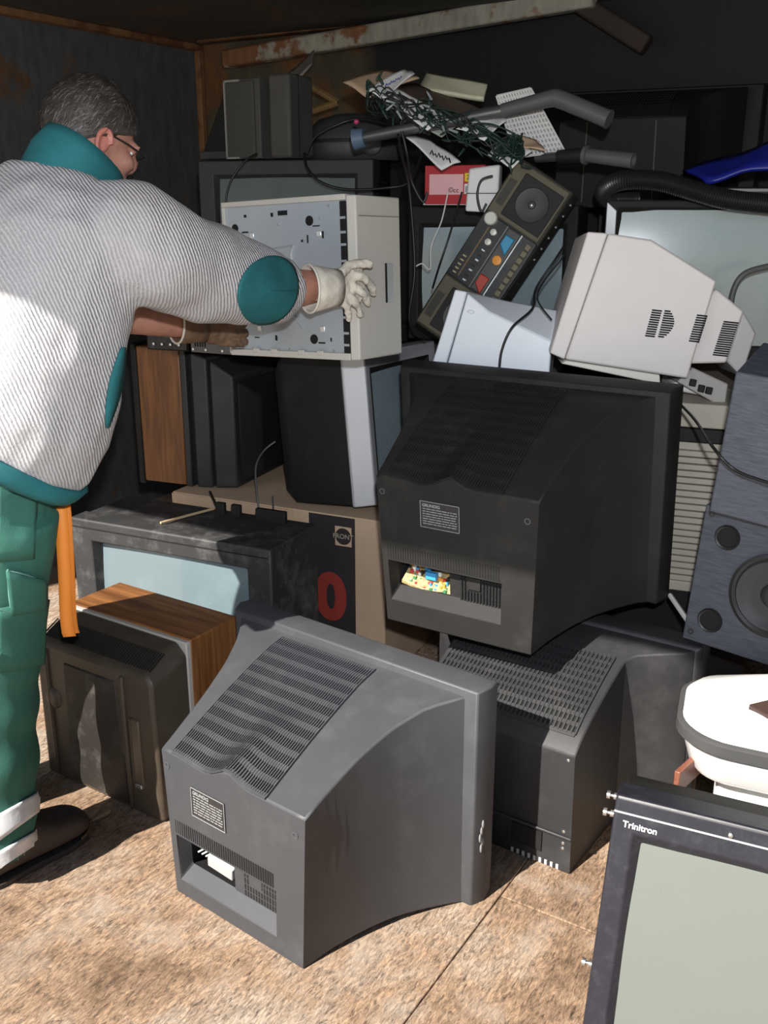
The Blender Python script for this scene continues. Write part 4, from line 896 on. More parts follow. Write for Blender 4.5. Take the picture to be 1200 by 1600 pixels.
# white grille panel
t = thing('vent_grille', 'white slatted plastic grille standing behind the bent tube handle', 'grille')
ga, gb, gc, gd = P(776, 150, 2.98), P(829, 138, 2.98), P(882, 236, 2.93), P(806, 246, 2.93)
n_ = 13
for k in range(n_ + 1):
    f = k / n_; a, b = lerp(ga, gb, f), lerp(gd, gc, f)
    MB().tube([a, b], .0032, 4).build('slat', WHITEP, t)
for k in range(14):
    f = k / 13; a, b = lerp(ga, gd, f), lerp(gb, gc, f)
    MB().tube([a, b], .0032, 4).build('cross_bar', WHITEP, t)
bkk = MB(); bkk.grid([[ga + Vector((0, .012, 0)), gb + Vector((0, .012, 0))], [gd + Vector((0, .012, 0)), gc + Vector((0, .012, 0))]]); o = bkk.build('grille_backing', M('grille_grey', (.40, .40, .39), .6), t); s = o.modifiers.new('s', 'SOLIDIFY'); s.thickness = .004

t = thing('red_carton', 'red and pink printed carton with yellow sticker on the set behind the recorder', 'carton', P(708, 318, 3.02), -22)
t.location.z = 1.432
MB().box(-.09, .095, .0, .12, 0, .11).build('carton_body', M('carton_red', (.42, .02, .03), .5), t, bevel=.002)
MB().box(-.075, .03, -.0012, .001, .028, .085).build('pink_panel', M('carton_pink', (.75, .42, .44), .5), t)
MB().box(.034, .08, -.0016, .001, .064, .088).build('yellow_sticker', M('sticker_yellow', (.75, .55, .03), .5), t, bevel=.001)
MB().box(.034, .062, -.0014, .001, .030, .058).build('white_sticker', PAPER, t)
text('sticker_figures', '222', .018, t, BLACK, (.040, -.002, .070), (R(90), 0, 0))
text('carton_mark', '©cc', .020, t, BLACK, (-.015, -.0018, .034), (R(90), 0, 0))
for k in range(6): MB().box(.038 + k * .004, .040 + k * .004, -.002, .0, .034, .052).build('barcode_bar', BLACK, t)
MB().box(-.095, .10, .001, .125, -.001, .006).build('carton_base', PAPER, t)
t = thing('adapter_box', 'small white plastic box hanging beside the red carton', 'plastic box', P(752, 332, 2.975), -15)
t.location.z = 1.432
MB().hexa([(-.045, -.02, -.02), (.05, -.02, -.025), (.05, .05, .0), (-.045, .05, .0), (-.04, .0, .10), (.05, .0, .11), (.05, .05, .11), (-.04, .05, .10)]).build('box_shell', WHITEP, t, bevel=.006)
MB().box(-.042, .048, -.022, -.012, .03, .032).build('box_seam', BLACK, t)

# ================================================================ white appliance, lower right
t = thing('vacuum_cleaner', 'white vacuum cleaner with dark bumper band at the right edge', 'vacuum cleaner', (.895, 1.74, .312), -20, -2, 3)
def rr_ring(w, d, z, rad=.09, n=8, off=0.0):
    out = []
    for (sx, sy, a0) in ((1, 1, 0), (-1, 1, 90), (-1, -1, 180), (1, -1, 270)):
        for k in range(n + 1):
            a = R(a0 + 90 * k / n); out.append((sx * (w / 2 - rad) + rad * math.cos(a) + off, sy * (d / 2 - rad) + rad * math.sin(a), z))
    return out
GLW = M('gloss_white', (.85, .85, .84), .25, coat=.3)
MB().loft([rr_ring(.50, .24, 0, .07), rr_ring(.52, .26, .012, .08), rr_ring(.565, .30, .075, .10)]).build('lower_shell', GLW, t, smooth=45)
MB().loft([rr_ring(.575, .31, .073, .10), rr_ring(.59, .325, .080, .105), rr_ring(.59, .325, .100, .105), rr_ring(.575, .31, .106, .10)]).build('bumper_band', M('bumper_grey', (.07, .07, .07), .45), t, smooth=45)
MB().loft([rr_ring(.572, .308, .104, .10), rr_ring(.55, .29, .122, .10, off=.005), rr_ring(.47, .24, .150, .09, off=.04), rr_ring(.35, .19, .185, .07, off=.09), rr_ring(.22, .12, .200, .05, off=.13)]).build('upper_shell', GLW, t, smooth=60)
MB().hexa([(-.165, -.08, .140), (-.125, -.11, .138), (-.045, -.075, .172), (-.075, -.055, .174), (-.165, -.083, .166), (-.125, -.113, .161), (-.045, -.078, .198), (-.075, -.058, .202)]).build('bag_window', M('smoked_brown', (.05, .03, .025), .2), t, bevel=.002)
MB().lathe((.03, -.05, .196), (0, -.15, 1), [(.034, 0), (.034, .006), (.026, .010), (.024, .004), (.012, .004), (.012, .02), (.003, .022)], 24).build('foot_switch', M('red_brown_plastic', (.16, .05, .035), .35), t, smooth=40)
t = thing('polystyrene_block', 'white speckled foam block under the white vacuum cleaner', 'foam block', (.93, 1.68, 0), -20)
MB().box(-.25, .28, -.07, .22, 0, .292).build('foam_body', M('foam_white', (.80, .80, .79), .8, vary=.06, vscale=60, bump=.6, bscale=120), t, bevel=.008)
for k in range(2): MB().box(-.252, -.246, -.03 + k * .12, .04 + k * .12, .12, .26).build('foam_pocket', M('foam_shade', (.6, .6, .59), .8), t)
t = MB(); t.hexa([(0, 0, 0), (.012, 0, 0), (.012, .19, 0), (0, .19, 0), (0, 0, .05), (.012, 0, .05), (.012, .19, .05), (0, .19, .05)])
o = tag(t.build('wood_strip', wood('red_strip', (.16, .05, .03), (.26, .10, .06), (30, 3, 30)), bevel=.002), 'reddish wooden strip propped left of the white vacuum cleaner', 'wood strip')
pose(o, G(1052, 1222, .33) , -42, 0, 0); o.location.z = .306

# ================================================================ cables
def cable(label, pts, r, mat, cat='cable'):
    o = MB().tube(spline([P(*p) for p in pts], 10), r, 8).build('cable', mat, smooth=80); return tag(o, label, cat)
cable('thick grey cable looping in front of the wide pale screen, right edge', [(1160, 560, 2.62), (1143, 500, 2.66), (1146, 455, 2.68), (1165, 427, 2.68), (1210, 414, 2.68)], .008, M('cable_grey', (.11, .115, .115), .5))
cable('black cable from the cream monitor over the upper loudspeaker', [(1036, 596, 2.38), (1050, 618, 2.30), (1085, 655, 2.1), (1115, 700, 1.9), (1150, 735, 1.86), (1210, 757, 1.80)], .0032, BLKC)
cable('black cable crossing the bluish white monitor', [(780, 582, 2.50), (784, 548, 2.50), (800, 512, 2.50), (832, 482, 2.54), (838, 450, 2.60), (868, 405, 2.62), (884, 380, 2.66)], .0034, BLKC)
cable('thin black lead between the two monitors', [(862, 500, 2.52), (840, 468, 2.56), (850, 440, 2.60), (880, 400, 2.62), (884, 370, 2.66)], .0022, BLKC)
cable('black power cord looping over the high dark grey screen', [(476, 240, 3.34), (480, 262, 3.28), (500, 284, 3.25), (540, 296, 3.24), (600, 294, 3.22), (640, 284, 3.20), (660, 240, 3.1)], .0045, BLKC)
cable('twin black lead hanging over the left of the high dark screen', [(402, 240, 3.30), (385, 250, 3.28), (365, 275, 3.27), (355, 300, 3.27), (352, 330, 3.27)], .0035, BLKC)
cable('black cable hanging from the tube past the red carton', [(628, 205, 2.92), (636, 240, 2.92), (642, 280, 2.95), (660, 315, 2.95), (668, 300, 2.95)], .0038, BLKC)
cable('black cable hanging straight down beside the computer case', [(622, 210, 2.9), (630, 250, 2.95), (640, 300, 2.98), (648, 420, 2.98), (640, 500, 2.95), (665, 530, 2.9)], .004, BLKC)
cable('thin white wire on the screen behind the recorder', [(700, 300, 3.0), (690, 345, 3.02), (674, 385, 3.02), (672, 420, 3.02), (660, 412, 3.02), (650, 416, 3.02)], .0022, M('wire_white', (.7, .7, .66), .5))
cable('black flex from the red carton down to the recorder', [(722, 300, 2.98), (712, 335, 3.0), (700, 375, 3.02), (685, 420, 3.0), (676, 450, 2.9)], .003, BLKC)
cable('black plug lead looped on the small white box', [(770, 275, 2.90), (752, 282, 2.90), (746, 305, 2.90), (752, 330, 2.90), (760, 318, 2.9)], .0034, BLKC)
cable('dark cord coiled over the domed vacuum body', [(480, 240, 3.36), (492, 215, 3.34), (520, 198, 3.33), (560, 186, 3.32), (612, 196, 3.2), (640, 214, 3.0)], .004, BLKC)
cable('grey cord hanging behind the silver framed set', [(430, 690, 3.05), (412, 705, 3.03), (400, 730, 2.95), (402, 775, 2.86), (408, 815, 2.84)], .003, M('cable_grey', (.11, .115, .115), .5))
cable('short black cord dropping onto the broken tabs of the dusty set', [(328, 768, 2.9), (336, 785, 2.86), (346, 806, 2.80)], .004, BLKC)
cable('thin cord down the carton below the silver framed set', [(426, 775, 2.86), (427, 800, 2.845), (426, 822, 2.84)], .0025, BLKC)
o = MB(); a = P(1047, 930, 2.22); b = P(1076, 972, 2.08); o.tube([a, b], .006, 6); tag(o.build('plastic_rod', WHITEP), 'white plastic rod between the black set and the lower loudspeaker', 'rod')
o = MB(); a = G(144, 1282, .004); b = G(172, 1268, .004); o.hexa([a + Vector((0, 0, -.004)), b + Vector((0, .0, -.004)), b + Vector((.0, .012, -.004)), a + Vector((0, .004, -.004)), a, b, b + Vector((0, .012, 0)), a + Vector((0, .004, 0))])
tag(o.build('wood_chip', M('raw_wood', (.5, .36, .2), .8)), 'pale wood splinter on the floor by the man’s shoe', 'wood chip')
# ================================================================ the man
def fleece_mat():
    m = bpy.data.materials.new('ribbed_fleece'); m.use_nodes = True; n = m.node_tree.nodes; l = m.node_tree.links; b = n['Principled BSDF']
    tc = n.new('ShaderNodeTexCoord'); mp = n.new('ShaderNodeMapping'); mp.inputs['Rotation'].default_value = (0, R(20), R(-32))
    l.new(tc.outputs['Object'], mp.inputs[0])
    wv = n.new('ShaderNodeTexWave'); wv.bands_direction = 'X'; wv.inputs['Scale'].default_value = 46; wv.inputs['Distortion'].default_value = 2.0; wv.inputs['Detail'].default_value = 2; wv.inputs['Detail Scale'].default_value = 1.2
    l.new(mp.outputs[0], wv.inputs[0])
    ns = n.new('ShaderNodeTexNoise'); ns.inputs['Scale'].default_value = 260; ns.inputs['Detail'].default_value = 4; ns.inputs['Roughness'].default_value = 0.7
    l.new(tc.outputs['Object'], ns.inputs[0])
    ad = n.new('ShaderNodeMath'); ad.operation = 'MULTIPLY_ADD'; ad.inputs[1].default_value = 1.3; l.new(ns.outputs[0], ad.inputs[0]); l.new(wv.outputs['Fac'], ad.inputs[2])
    r = n.new('ShaderNodeValToRGB'); e = r.color_ramp.elements; e[0].position = .35; e[0].color = (.46, .445, .46, 1); e[1].position = 1.0; e[1].color = (.72, .70, .71, 1)
    md = n.new('ShaderNodeMath'); md.operation = 'MULTIPLY'; md.inputs[1].default_value = .62; l.new(ad.outputs[0], md.inputs[0]); l.new(md.outputs[0], r.inputs[0])
    st = n.new('ShaderNodeTexNoise'); st.inputs['Scale'].default_value = 6; st.inputs['Detail'].default_value = 6; l.new(tc.outputs['Object'], st.inputs[0])
    sr = n.new('ShaderNodeMapRange'); sr.inputs[1].default_value = .56; sr.inputs[2].default_value = .75; sr.inputs[4].default_value = .35; l.new(st.outputs[0], sr.inputs[0])
    mx = n.new('ShaderNodeMix'); mx.data_type = 'RGBA'; mx.inputs[7].default_value = (.52, .42, .34, 1); l.new(sr.outputs[0], mx.inputs[0]); l.new(r.outputs[0], mx.inputs[6]); l.new(mx.outputs[2], b.inputs['Base Color'])
    b.inputs['Roughness'].default_value = .95; b.inputs['Sheen Weight'].default_value = .2
    bp = n.new('ShaderNodeBump'); bp.inputs['Strength'].default_value = .8; bp.inputs['Distance'].default_value = .008
    l.new(ad.outputs[0], bp.inputs['Height']); l.new(bp.outputs[0], b.inputs['Normal'])
    return m
FLEECE = fleece_mat()
TEAL = M('teal_cloth', (.012, .135, .150), .8, vary=.15, vscale=10, bump=.3, bscale=500)
GREENC = M('green_workwear', (.034, .142, .108), .85, vary=.16, vscale=7, bump=.35, bscale=600)
STITCH = M('stitch_pale', (.16, .32, .27), .8)
SKIN = M('skin', (.42, .20, .145), .5, vary=.15, vscale=30)
EARS = M('skin_flushed', (.46, .165, .125), .5)
HAIRM = M('greying_hair', (.050, .040, .034), .55, vary=.55, vscale=24, stretch=(1, 1, 5), bump=.6, bscale=120)
LEATH = M('dirty_leather', (.60, .56, .48), .75, vary=.25, vscale=24, bump=.9, bscale=70, dust=.35, dcol=(.30, .24, .18), dscale=22)
REFL = M('reflective_band', (.72, .74, .77), .4, vary=.1, vscale=40, bump=.4, bscale=60)
BOOT = M('boot_leather', (.060, .047, .040), .55, vary=.3, vscale=12, dust=.4, dcol=(.16, .12, .09), bump=.5, bscale=90)

man = thing('person', 'man in a pale ribbed fleece and green work trousers holding up a computer case', 'person', (-.85, 1.86, 0))
OFF = Vector(man.location)
FW = Vector((.50, .866, 0)); RT = Vector((.866, -.50, 0)); UPV = Vector((0, 0, 1))
def L(p): return Vector(p) - OFF
def ering(c, a, b, tilt=(0, 0, 1), n=26, e=2.3, f=None, r=None):
    c = L(c); up = Vector(tilt).normalized(); r = (r or RT); r = (r - up * r.dot(up)).normalized(); f = up.cross(r)
    out = []
    for k in range(n):
        t = 2 * math.pi * k / n; ct, st = math.cos(t), math.sin(t)
        out.append(c + r * a * math.copysign(abs(ct) ** (2 / e), ct) + f * b * math.copysign(abs(st) ** (2 / e), st))
    return out
def limb(mb, pts, rad, n=18, k=5):
    sp = spline([L(p) for p in pts], k); m = len(sp); rs = [interp([i * k for i in range(len(rad))], rad, i) for i in range(m)]
    mb.tube(sp, rs, n)
SP = Vector((.20, .22, .95)); HT0 = Vector((.70, .22, .95))
torso = [((-.785, 1.860, .995), .205, .180), ((-.772, 1.868, 1.02), .226, .197), ((-.755, 1.878, 1.07), .240, .200), ((-.738, 1.890, 1.13), .240, .190), ((-.712, 1.905, 1.22), .236, .176), ((-.685, 1.925, 1.31), .228, .160), ((-.660, 1.945, 1.385), .214, .145), ((-.638, 1.962, 1.440), .168, .120), ((-.615, 1.975, 1.482), .092, .090), ((-.600, 1.988, 1.52), .062, .066)]
SHR, ELR, WRR = Vector((-.468, 1.905, 1.362)), Vector((-.252, 2.205, 1.250)), Vector((-.150, 2.30, 1.252))
SHL, ELL, WRL = Vector((-.82, 2.06, 1.37)), Vector((-.64, 2.28, 1.20)), Vector((-.46, 2.42, 1.150))
HIPR, KNR, ANR = Vector((-.757, 1.84, .86)), Vector((-.832, 1.865, .48)), Vector((-.862, 1.825, .09))
HIPL, KNL, ANL = Vector((-.935, 1.93, .86)), Vector((-1.04, 2.02, .48)), Vector((-1.10, 1.99, .09))
HC = Vector((-.572, 2.05, 1.556)); HS = .86
hf = Vector((math.cos(R(38)), math.sin(R(38)), -.38)).normalized(); hr = hf.cross(UPV).normalized(); hu = hr.cross(hf)
HM = Matrix(((hr.x, hf.x, hu.x), (hr.y, hf.y, hu.y), (hr.z, hf.z, hu.z)))
def HP(x, y, z): return L(HC) + HM @ (Vector((x, y, z)) * HS)

# --- the body under the clothes: one continuous skin
b = MB()
b.loft([ering(c, a * .80, bb * .80, SP) for c, a, bb in torso])
limb(b, [SHR, lerp(SHR, ELR, .5), ELR, lerp(ELR, WRR, .5), WRR], [.06, .055, .045, .044, .034])
limb(b, [SHL, lerp(SHL, ELL, .5), ELL, lerp(ELL, WRL, .5), WRL], [.06, .055, .045, .044, .034])
limb(b, [HIPR, KNR, ANR], [.085, .06, .042]); limb(b, [HIPL, KNL, ANL], [.085, .06, .042])
limb(b, [(-.622, 1.975, 1.43), (-.604, 1.998, 1.49), (-.584, 2.03, 1.54)], [.062, .056, .056])
# head: skull, jaw, nose, brow, chin
b.ell(HP(0, -.012, .018), tuple(HS * q for q in (.076, .098, .100)), 24, 16, rot=HM)
b.ell(HP(0, .030, -.040), tuple(HS * q for q in (.060, .062, .072)), 20, 12, rot=HM)
b.ell(HP(0, .045, -.085), tuple(HS * q for q in (.036, .040, .030)), 16, 10, rot=HM)
b.ell(HP(0, .098, -.022), tuple(HS * q for q in (.012, .022, .026)), 12, 8, rot=HM); b.ell(HP(0, .088, .012), tuple(HS * q for q in (.050, .016, .014)), 14, 8, rot=HM)
b.ell(HP(.038, .068, -.03), tuple(HS * q for q in (.024, .026, .022)), 12, 8, rot=HM); b.ell(HP(-.038, .068, -.03), tuple(HS * q for q in (.024, .026, .022)), 12, 8, rot=HM)
b.ell(HP(0, .086, -.062), tuple(HS * q for q in (.024, .012, .010)), 12, 8, rot=HM)
body = remeshed(b, 'body', SKIN, man, .007, 3)
for sx in (-1, 1):
    e = MB(); pts = []
    for k in range(13):
        a = R(-120 + 300 * k / 12); pts.append(HP(sx * (.078 + .008 * (1 - math.sin(a) * .2)), -.006 + .017 * math.cos(a) * (-1), -.016 + .028 * math.sin(a)))
    e.tube(pts, [.0038 + .0018 * math.sin(math.pi * k / 12) for k in range(13)], 8)
    e.ell(HP(sx * .080, -.004, -.016), (.005, .012, .020), 12, 8, rot=HM)
    remeshed(e, 'ear', EARS, man, .003, 2)
    MB().ell(HP(sx * .030, .078, -.004), (.009, .006, .005), 12, 8, rot=HM).build('eye', M('eye_white', (.7, .68, .66), .2), man, smooth=80)
    MB().tube([HP(sx * .084, .0, .006), HP(sx * .082, .05, .002), HP(sx * .070, .096, -.004)], .0016, 6).build('glasses_arm', BLACK, man)
MB().tube([HP(-.070, .100, -.004), HP(-.03, .108, -.006), HP(.03, .108, -.006), HP(.070, .100, -.004)], .0016, 6).build('glasses_frame', BLACK, man)
# --- hair
h = MB(); rows = []
rr = random.Random(9)
for i in range(15):
    a = R(6 + i * 8.2); row = []
    for k in range(36):
        t = 2 * math.pi * k / 36
        x = math.cos(t) * math.sin(a); y = math.sin(t) * math.sin(a); z = math.cos(a)
        front = max(0, y); lim = .05 + .42 * (front ** 1.5) - .75 * max(0, -y) - .05 * abs(x)
        zz = max(z, lim - .12); sc = 1.0 + rr.uniform(-.012, .018)
        s_ = math.sqrt(max(0, 1 - zz * zz)) / max(1e-6, math.sqrt(x * x + y * y))
        row.append(HP(x * s_ * .086 * sc, -.014 + y * s_ * .109 * sc, .018 + zz * .113 * sc))
    rows.append(row)
h.loft(rows, (True, False)); hair = h.build('hair', HAIRM, man, smooth=80)
s = hair.modifiers.new('s', 'SOLIDIFY'); s.thickness = .010; s.offset = -1
sd = hair.modifiers.new('d', 'SUBSURF'); sd.levels = 1; sd.render_levels = 1
st = MB(); ht = bvh(hair)
for k in range(2600):
    t = rr.uniform(0, 2 * math.pi); a = math.acos(rr.uniform(-.55, 1)); x, y, z = math.cos(t) * math.sin(a), math.sin(t) * math.sin(a), math.cos(a)
    lim = .0 + .42 * max(0, y) ** 1.5 - .75 * max(0, -y)
    if z < lim - .02: continue
    p = Vector((x * .087, -.014 + y * .110, .018 + z * .114)); nrm = Vector((x / .087, y / .11, z / .114)).normalized()
    d = Vector((.25 * x, -.55 * (1 if y < .3 else -.2), -.8)) + Vector((rr.uniform(-.35, .35), rr.uniform(-.35, .35), rr.uniform(-.2, .2))); d = (d - nrm * d.dot(nrm)).normalized()
    wv = nrm.cross(d) * .0007; LL = rr.uniform(.014, .028)
    q = [p + d * LL * f + nrm * (.001 + .003 * math.sin(f * 2.6)) for f in (0, .5, 1)]
    pts = [HP(*(q[0] - wv)), HP(*(q[0] + wv)), HP(*(q[1] + wv)), HP(*(q[1] - wv)), HP(*q[2])]
    st.add(pts, [(0, 1, 2, 3), (3, 2, 4)], 1 if rr.random() < .22 else 0)
so = st.build('hair_strand', [M('hair_dark', (.045, .034, .028), .5), M('hair_grey', (.17, .155, .14), .45)], hair); so['kind'] = 'stuff'

# --- fleece jacket
j = MB(); j.loft([ering(c, a, bb, HT0.lerp(SP, min(1, i / 4))) for i, (c, a, bb) in enumerate(torso[:-1])])
limb(j, [lerp(SHR, SHL, .22) + Vector((0, 0, -.005)), SHR, lerp(SHR, ELR, .35) + Vector((0, 0, -.012)), lerp(SHR, ELR, .75), ELR, lerp(ELR, WRR, .25), lerp(ELR, WRR, .42)], [.108, .108, .105, .094, .080, .066, .056], 22)
limb(j, [lerp(SHL, SHR, .22), SHL, lerp(SHL, ELL, .4), lerp(SHL, ELL, .8), ELL], [.108, .108, .10, .075, .060], 22)
rr2 = random.Random(4)
from mathutils import noise as mnoise
def cloth(amp, sc):
    def f(co, n): return n * (amp * mnoise.noise(co * sc) + amp * .5 * mnoise.noise(co * sc * 2.3 + Vector((3, 1, 7))))
    return f
jacket = remeshed(j, 'fleece_jacket', FLEECE, man, .008, 5, cloth(.010, 8))
jt = bvh(jacket)
# teal hem, collar, elbow patch, pocket welt
hm = MB(); HT = HT0; hm.loft([ering((-.788, 1.856, .982), .204, .176, HT), ering((-.784, 1.860, .992), .214, .188, HT), ering((-.774, 1.867, 1.020), .231, .202, HT)], (False, False))
o = hm.build('jacket_hem', TEAL, man, smooth=80); s = o.modifiers.new('s', 'SOLIDIFY'); s.thickness = .010
CT = (hf * .55 + Vector((0, 0, 1)) * .83).normalized()
cl = MB(); cc = Vector((-.600, 1.978, 1.490)); cl.loft([ering(cc - CT * .075 + hf * .012, .086, .088, CT, n=30), ering(cc - CT * .03 + hf * .006, .087, .088, CT, n=30), ering(cc + CT * .004, .084, .086, CT, n=30), ering(cc + CT * .028, .080, .083, CT, n=30), ering(cc + CT * .048, .078, .081, CT, n=30)], (False, False))
o = cl.build('collar', TEAL, man, smooth=80); s = o.modifiers.new('s', 'SOLIDIFY'); s.thickness = .008
cdir = Vector((ELR.x, ELR.y, ELR.z - CAMZ)).normalized()
ru = Vector((1, 0, 0)); ru = (ru - cdir * ru.dot(cdir)).normalized(); uu = ru.cross(cdir)
pc_ = L(ELR) + ru * -.004 + uu * .0
rows = []
for i in range(13):
    rho = i / 12; rows.append([pc_ + (ru * math.cos(2 * math.pi * k / 28) * .062 + uu * math.sin(2 * math.pi * k / 28) * .070) * rho + ru * .012 * rho * rho * math.sin(2 * math.pi * k / 28) for k in range(29)])
decal('elbow_patch', jt, rows, cdir, TEAL, man, .003, .004)
pa, pb_ = L(P(190, 542, 1.9)), L(P(166, 662, 1.9)); 
dv = (pa + OFF - Vector((0, 0, CAMZ))).normalized()
decal('pocket_welt', jt, [[lerp(pa, pb_, k / 12) + Vector((.012 * (f - 1) * math.sin(math.pi * (k + 1.2) / 14), 0, 0)) for f in (0, 1, 2)] for k in range(13)], dv, TEAL, man, .004, .004)

# --- trousers
t_ = MB()
t_.loft([ering((-.842, 1.875, .80), .172, .145, n=26), ering((-.838, 1.872, .87), .180, .150, n=26), ering((-.826, 1.866, .97), .176, .150, n=26), ering((-.800, 1.866, 1.06), .170, .145, n=26)])
limb(t_, [HIPR + Vector((-.01, 0, 0)), (-.803, 1.855, .68), KNR, (-.850, 1.850, .27), ANR + Vector((0, 0, .03)), ANR + Vector((.0, -.005, -.015))], [.125, .112, .098, .092, .092, .098], 22)
limb(t_, [HIPL, (-.985, 1.97, .68), KNL, (-1.07, 2.01, .27), ANL + Vector((0, 0, .03)), ANL + Vector((0, 0, -.015))], [.125, .112, .098, .090, .090, .094], 22)
def folds(co, n):
    w = co + OFF; k = max(0, 1 - abs(w.z - .3) / .35)
    return n * (.007 * mnoise.noise(co * 9) + 0.005 * k * math.sin(w.z * 46 + co.x * 18 + 2 * mnoise.noise(co * 6)))
trous = remeshed(t_, 'trousers', GREENC, man, .008, 4, folds)
tt = bvh(trous)
def tp(px, py): return L(P(px, py, 1.86))
def tdec(name, quad, mat, off=.003, th=.004, n=10, m=6):
    a, b_, c, d = [tp(*q) for q in quad]; dv = (tp((quad[0][0] + quad[2][0]) / 2, (quad[0][1] + quad[2][1]) / 2) + OFF - Vector((0, 0, CAMZ))).normalized()
    return decal(name, tt, [[lerp(lerp(a, b_, i / n), lerp(d, c, i / n), k / m) for i in range(n + 1)] for k in range(m + 1)], dv, mat, man, off, th)
for (y0, y1) in ((1250, 1302), (1308, 1358)):
    tdec('reflective_stripe', [(-6, y0 + 24), (60, y0 - 14), (58, y0 + 18), (-6, y1 + 12)], REFL, .004, .003, 14)
tdec('pocket_flap', [(-4, 706), (47, 722), (40, 756), (-4, 752)], GREENC, .008, .006)
tdec('thigh_pocket', [(-4, 762), (54, 772), (50, 868), (-4, 872)], GREENC, .005, .005)
tdec('thigh_pocket', [(10, 890), (66, 905), (66, 950), (16, 956)], GREENC, .009, .007)
tdec('thigh_pocket', [(-4, 952), (74, 936), (68, 1036), (-4, 1046)], GREENC, .007, .006)
for pts in ([(-4, 952), (30, 958), (58, 950), (74, 934)], [(12, 890), (14, 930), (18, 956)], [(12, 892), (40, 898), (66, 908)], [(-4, 752), (38, 757), (47, 742), (48, 722)], [(-2, 704), (48, 720)]):
    q = [tp(*p) for p in pts]; q2 = []
    for k in spline(q, 5):
        dv = (k + OFF - Vector((0, 0, CAMZ))).normalized(); hh = tt.ray_cast(k - dv * .5, dv); q2.append((hh[0] if hh[0] else k) - dv * .011)
    MB().tube(q2, .0016, 5).build('seam_stitching', STITCH, man)
# pen in the pocket
q = [tp(57, 882), tp(59, 930)]; q = [(tt.ray_cast(k - cdir * .5, (k + OFF - Vector((0, 0, CAMZ))).normalized())[0] or k) + Vector((.004, -.020, 0)) for k in q]
pen = MB().cyl(q[0], q[1], .0035, .0035, 10).build('pen', M('pen_white', (.7, .7, .72), .3), man, smooth=40)
MB().ell(q[0], (.0055, .0055, .009), 10, 8).build('pen_button', M('pen_blue', (.02, .03, .2), .3), man, smooth=60)
MB().tube([q[0] + Vector((.005, -.004, -.01)), q[1] + Vector((.004, -.004, .004))], .0018, 6).build('pen_clip', M('pen_orange', (.8, .2, .03), .3), man)
# white pocket lining and orange strap
lg = MB(); lg.ell(L(P(98, 765, 1.90)), (.010, .012, .034), 12, 10); lg.build('pocket_lining', M('lining_white', (.55, .58, .58), .8), man, smooth=80)
ORG = M('orange_strap', (.80, .25, .03), .6, bump=.3, bscale=400)
c0 = [P(94, 792, 1.885), P(97, 830, 1.875), P(101, 900, 1.87), P(103, 955, 1.868), P(106, 985, 1.868), P(109, 995, 1.872)]
sp = spline([L(p) for p in c0], 5); wd_ = Vector((.0125, .003, 0)); m = MB()
m.grid([[p - wd_, p, p + wd_] for p in sp]); o = m.build('hanging_strap', ORG, man, smooth=80); s = o.modifiers.new('s', 'SOLIDIFY'); s.thickness = .003
sp2 = [p + Vector((.004, .016, .0)) for p in sp]; m = MB(); m.grid([[p - wd_ * .9, p, p + wd_ * .9] for p in sp2]); o = m.build('hanging_strap', ORG, man, smooth=80); s = o.modifiers.new('s', 'SOLIDIFY'); s.thickness = .003

# --- shoes
def shoe(an, dx):
    d = Vector(dx).normalized(); sd_ = Vector((d.y, -d.x, 0)); c = Vector((an.x, an.y, 0)) - d * .075; m = MB(); rings = []
    for (f, w, h0, h1) in ((0, .034, .012, .09), (.02, .043, .010, .13), (.07, .047, .010, .17), (.12, .048, .010, .145), (.17, .052, .010, .112), (.225, .056, .010, .090), (.27, .053, .010, .080), (.297, .038, .012, .062), (.308, .016, .016, .042)):
        cc = c + d * f; rings.append([L(cc + sd_ * w * math.cos(t) + UPV * (lerp(h0, h1, .5) + (h1 - h0) / 2 * math.copysign(abs(math.sin(t)) ** .75, math.sin(t)))) for t in [2 * math.pi * k / 18 for k in range(18)]])
    m.loft(rings); o = m.build('shoe', BOOT, man, smooth=60); o.modifiers.new('s', 'SUBSURF').levels = 1
    s = MB(); sole = []
    for z in (0.0, .014):
        sole.append([L(c + d * f + sd_ * w * 1.08 + UPV * z) for f, w in ((-.004, 0), (.0, .026), (.06, .042), (.15, .044), (.23, .052), (.285, .042), (.310, .0))] + [L(c + d * f - sd_ * w * 1.08 + UPV * z) for f, w in ((.285, .042), (.23, .052), (.15, .044), (.06, .042), (.0, .026))])
    s.loft(sole); s.build('shoe_sole', M('sole_rubber', (.05, .04, .035), .8), o, bevel=.003)
    MB().tube([L(c + d * .25 + sd_ * .055 * math.sin(a) + d * .055 * math.cos(a) + UPV * .021) for a in [R(-80 + 160 * k / 12) for k in range(13)]], .003, 6).build('welt_line', M('welt_tan', (.16, .10, .05), .7), o)
shoe(ANR, (.62, .78, 0)); shoe(ANL, (.35, .94, 0))

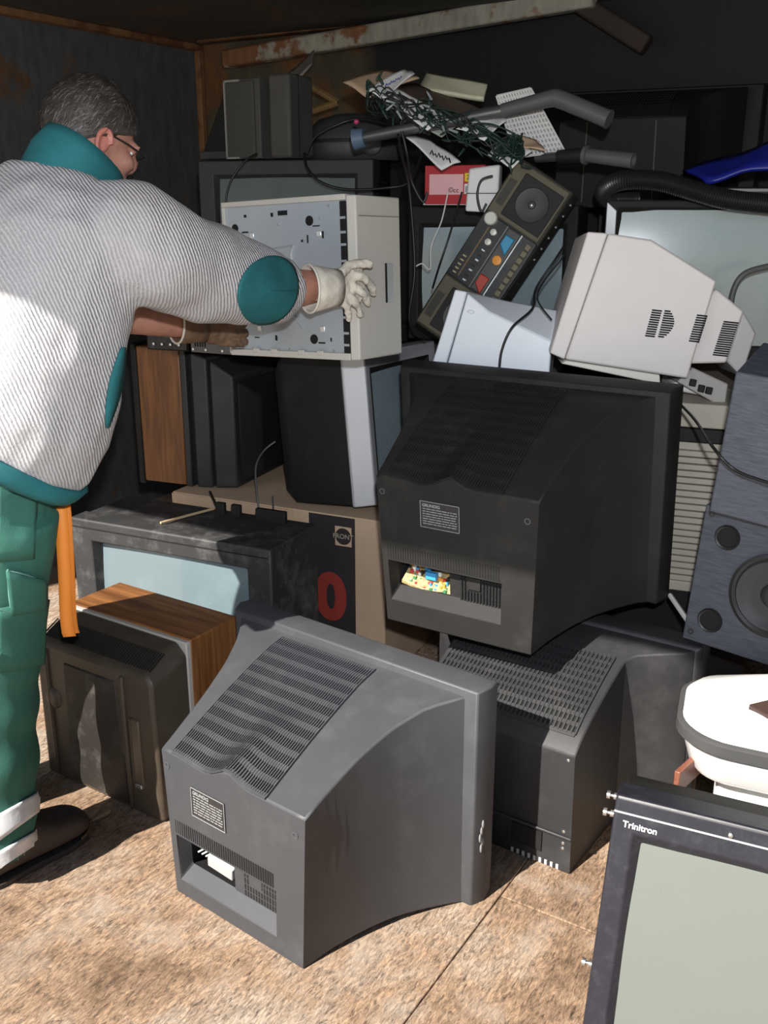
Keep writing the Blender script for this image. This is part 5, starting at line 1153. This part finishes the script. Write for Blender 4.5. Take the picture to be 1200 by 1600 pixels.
# --- gloves: palm, five bent fingers, flared cuff
def glove(wr, across, along, palmdir, tips, cuff_from, name_side):
    m = MB(); along = Vector(along).normalized(); across = Vector(across).normalized(); pd = Vector(palmdir).normalized()
    rings = []
    for f, w, t in ((-.03, .034, .028), (0, .040, .028), (.03, .046, .026), (.06, .050, .024), (.09, .049, .021), (.105, .040, .016)):
        c = wr + along * f; rings.append([L(c + across * w * math.cos(a) + pd * t * math.sin(a)) for a in [2 * math.pi * k / 16 for k in range(16)]])
    m.loft(rings)
    for pts, r in tips:
        sp_ = spline([L(p) for p in pts], 5); k = len(sp_); m.tube(sp_, [lerp(r * 1.12, r * .86, i / (k - 1)) for i in range(k)], 10); m.ell(sp_[-1], (r * .88, r * .88, r * .88), 10, 8)
    def crease(co, n): return n * (.0030 * mnoise.noise(co * 70) + .0016 * mnoise.noise(co * 140))
    g = remeshed(m, 'glove', LEATH, man, .0034, 2, crease)
    c = MB(); ax = (wr - cuff_from).normalized(); e1 = across; e2 = ax.cross(e1).normalized(); rg = []
    for f, a, b in ((-.058, .054, .050), (-.03, .050, .046), (-.002, .045, .038), (.022, .042, .030)):
        cc = wr + ax * f; rg.append([L(cc + e1 * a * math.cos(t) + e2 * b * math.sin(t)) for t in [2 * math.pi * k / 24 for k in range(24)]])
    c.loft(rg, (False, False)); o = c.build('glove_cuff', LEATH, g, smooth=80); s = o.modifiers.new('s', 'SOLIDIFY'); s.thickness = .004
    MB().tube(rg[0] + [rg[0][0]], .0028, 6).build('cuff_binding', M('binding_pale', (.68, .64, .55), .7), g, smooth=80)
    return g
wr = P(517, 450, 2.290); AL = (P(552, 446, 2.345) - wr)
tips = [([P(530, 428, 2.300), P(550, 413, 2.320), P(577, 412, 2.340)], .0118),
        ([P(548, 430, 2.335), P(566, 433, 2.340), P(580, 446, 2.365), P(583, 458, 2.385)], .0098),
        ([P(550, 447, 2.340), P(566, 457, 2.345), P(576, 474, 2.375)], .0098),
        ([P(545, 462, 2.335), P(557, 474, 2.340), P(563, 491, 2.365)], .0094),
        ([P(536, 468, 2.325), P(543, 482, 2.330), P(546, 498, 2.352)], .0090)]
glove(wr, Vector((.05, -.1, 1)), AL, Vector((.5, .8, .05)), tips, ELR, 'r')
wl = WRL.copy(); a2 = Vector((.55, .45, -.10))
tl = [([wl + Vector((.05, .03, .02 - .022 * k)) + Vector((0, .02, 0)), wl + Vector((.085, .055, .018 - .024 * k)), wl + Vector((.105, .085, .012 - .022 * k))], .0105) for k in range(4)]
tl.append(([wl + Vector((.03, .0, .03)), wl + Vector((.06, -.005, .045)), wl + Vector((.085, .01, .04))], .0115))
LEATH = M('brown_leather_shaded', (.16, .095, .055), .8, vary=.3, vscale=24, bump=.9, bscale=70)  # left glove: browner leather, with the arm's shadow put into its colour
glove(wl, Vector((.1, -.1, 1)), a2, Vector((.6, -.7, 0)), tl, ELL, 'l')
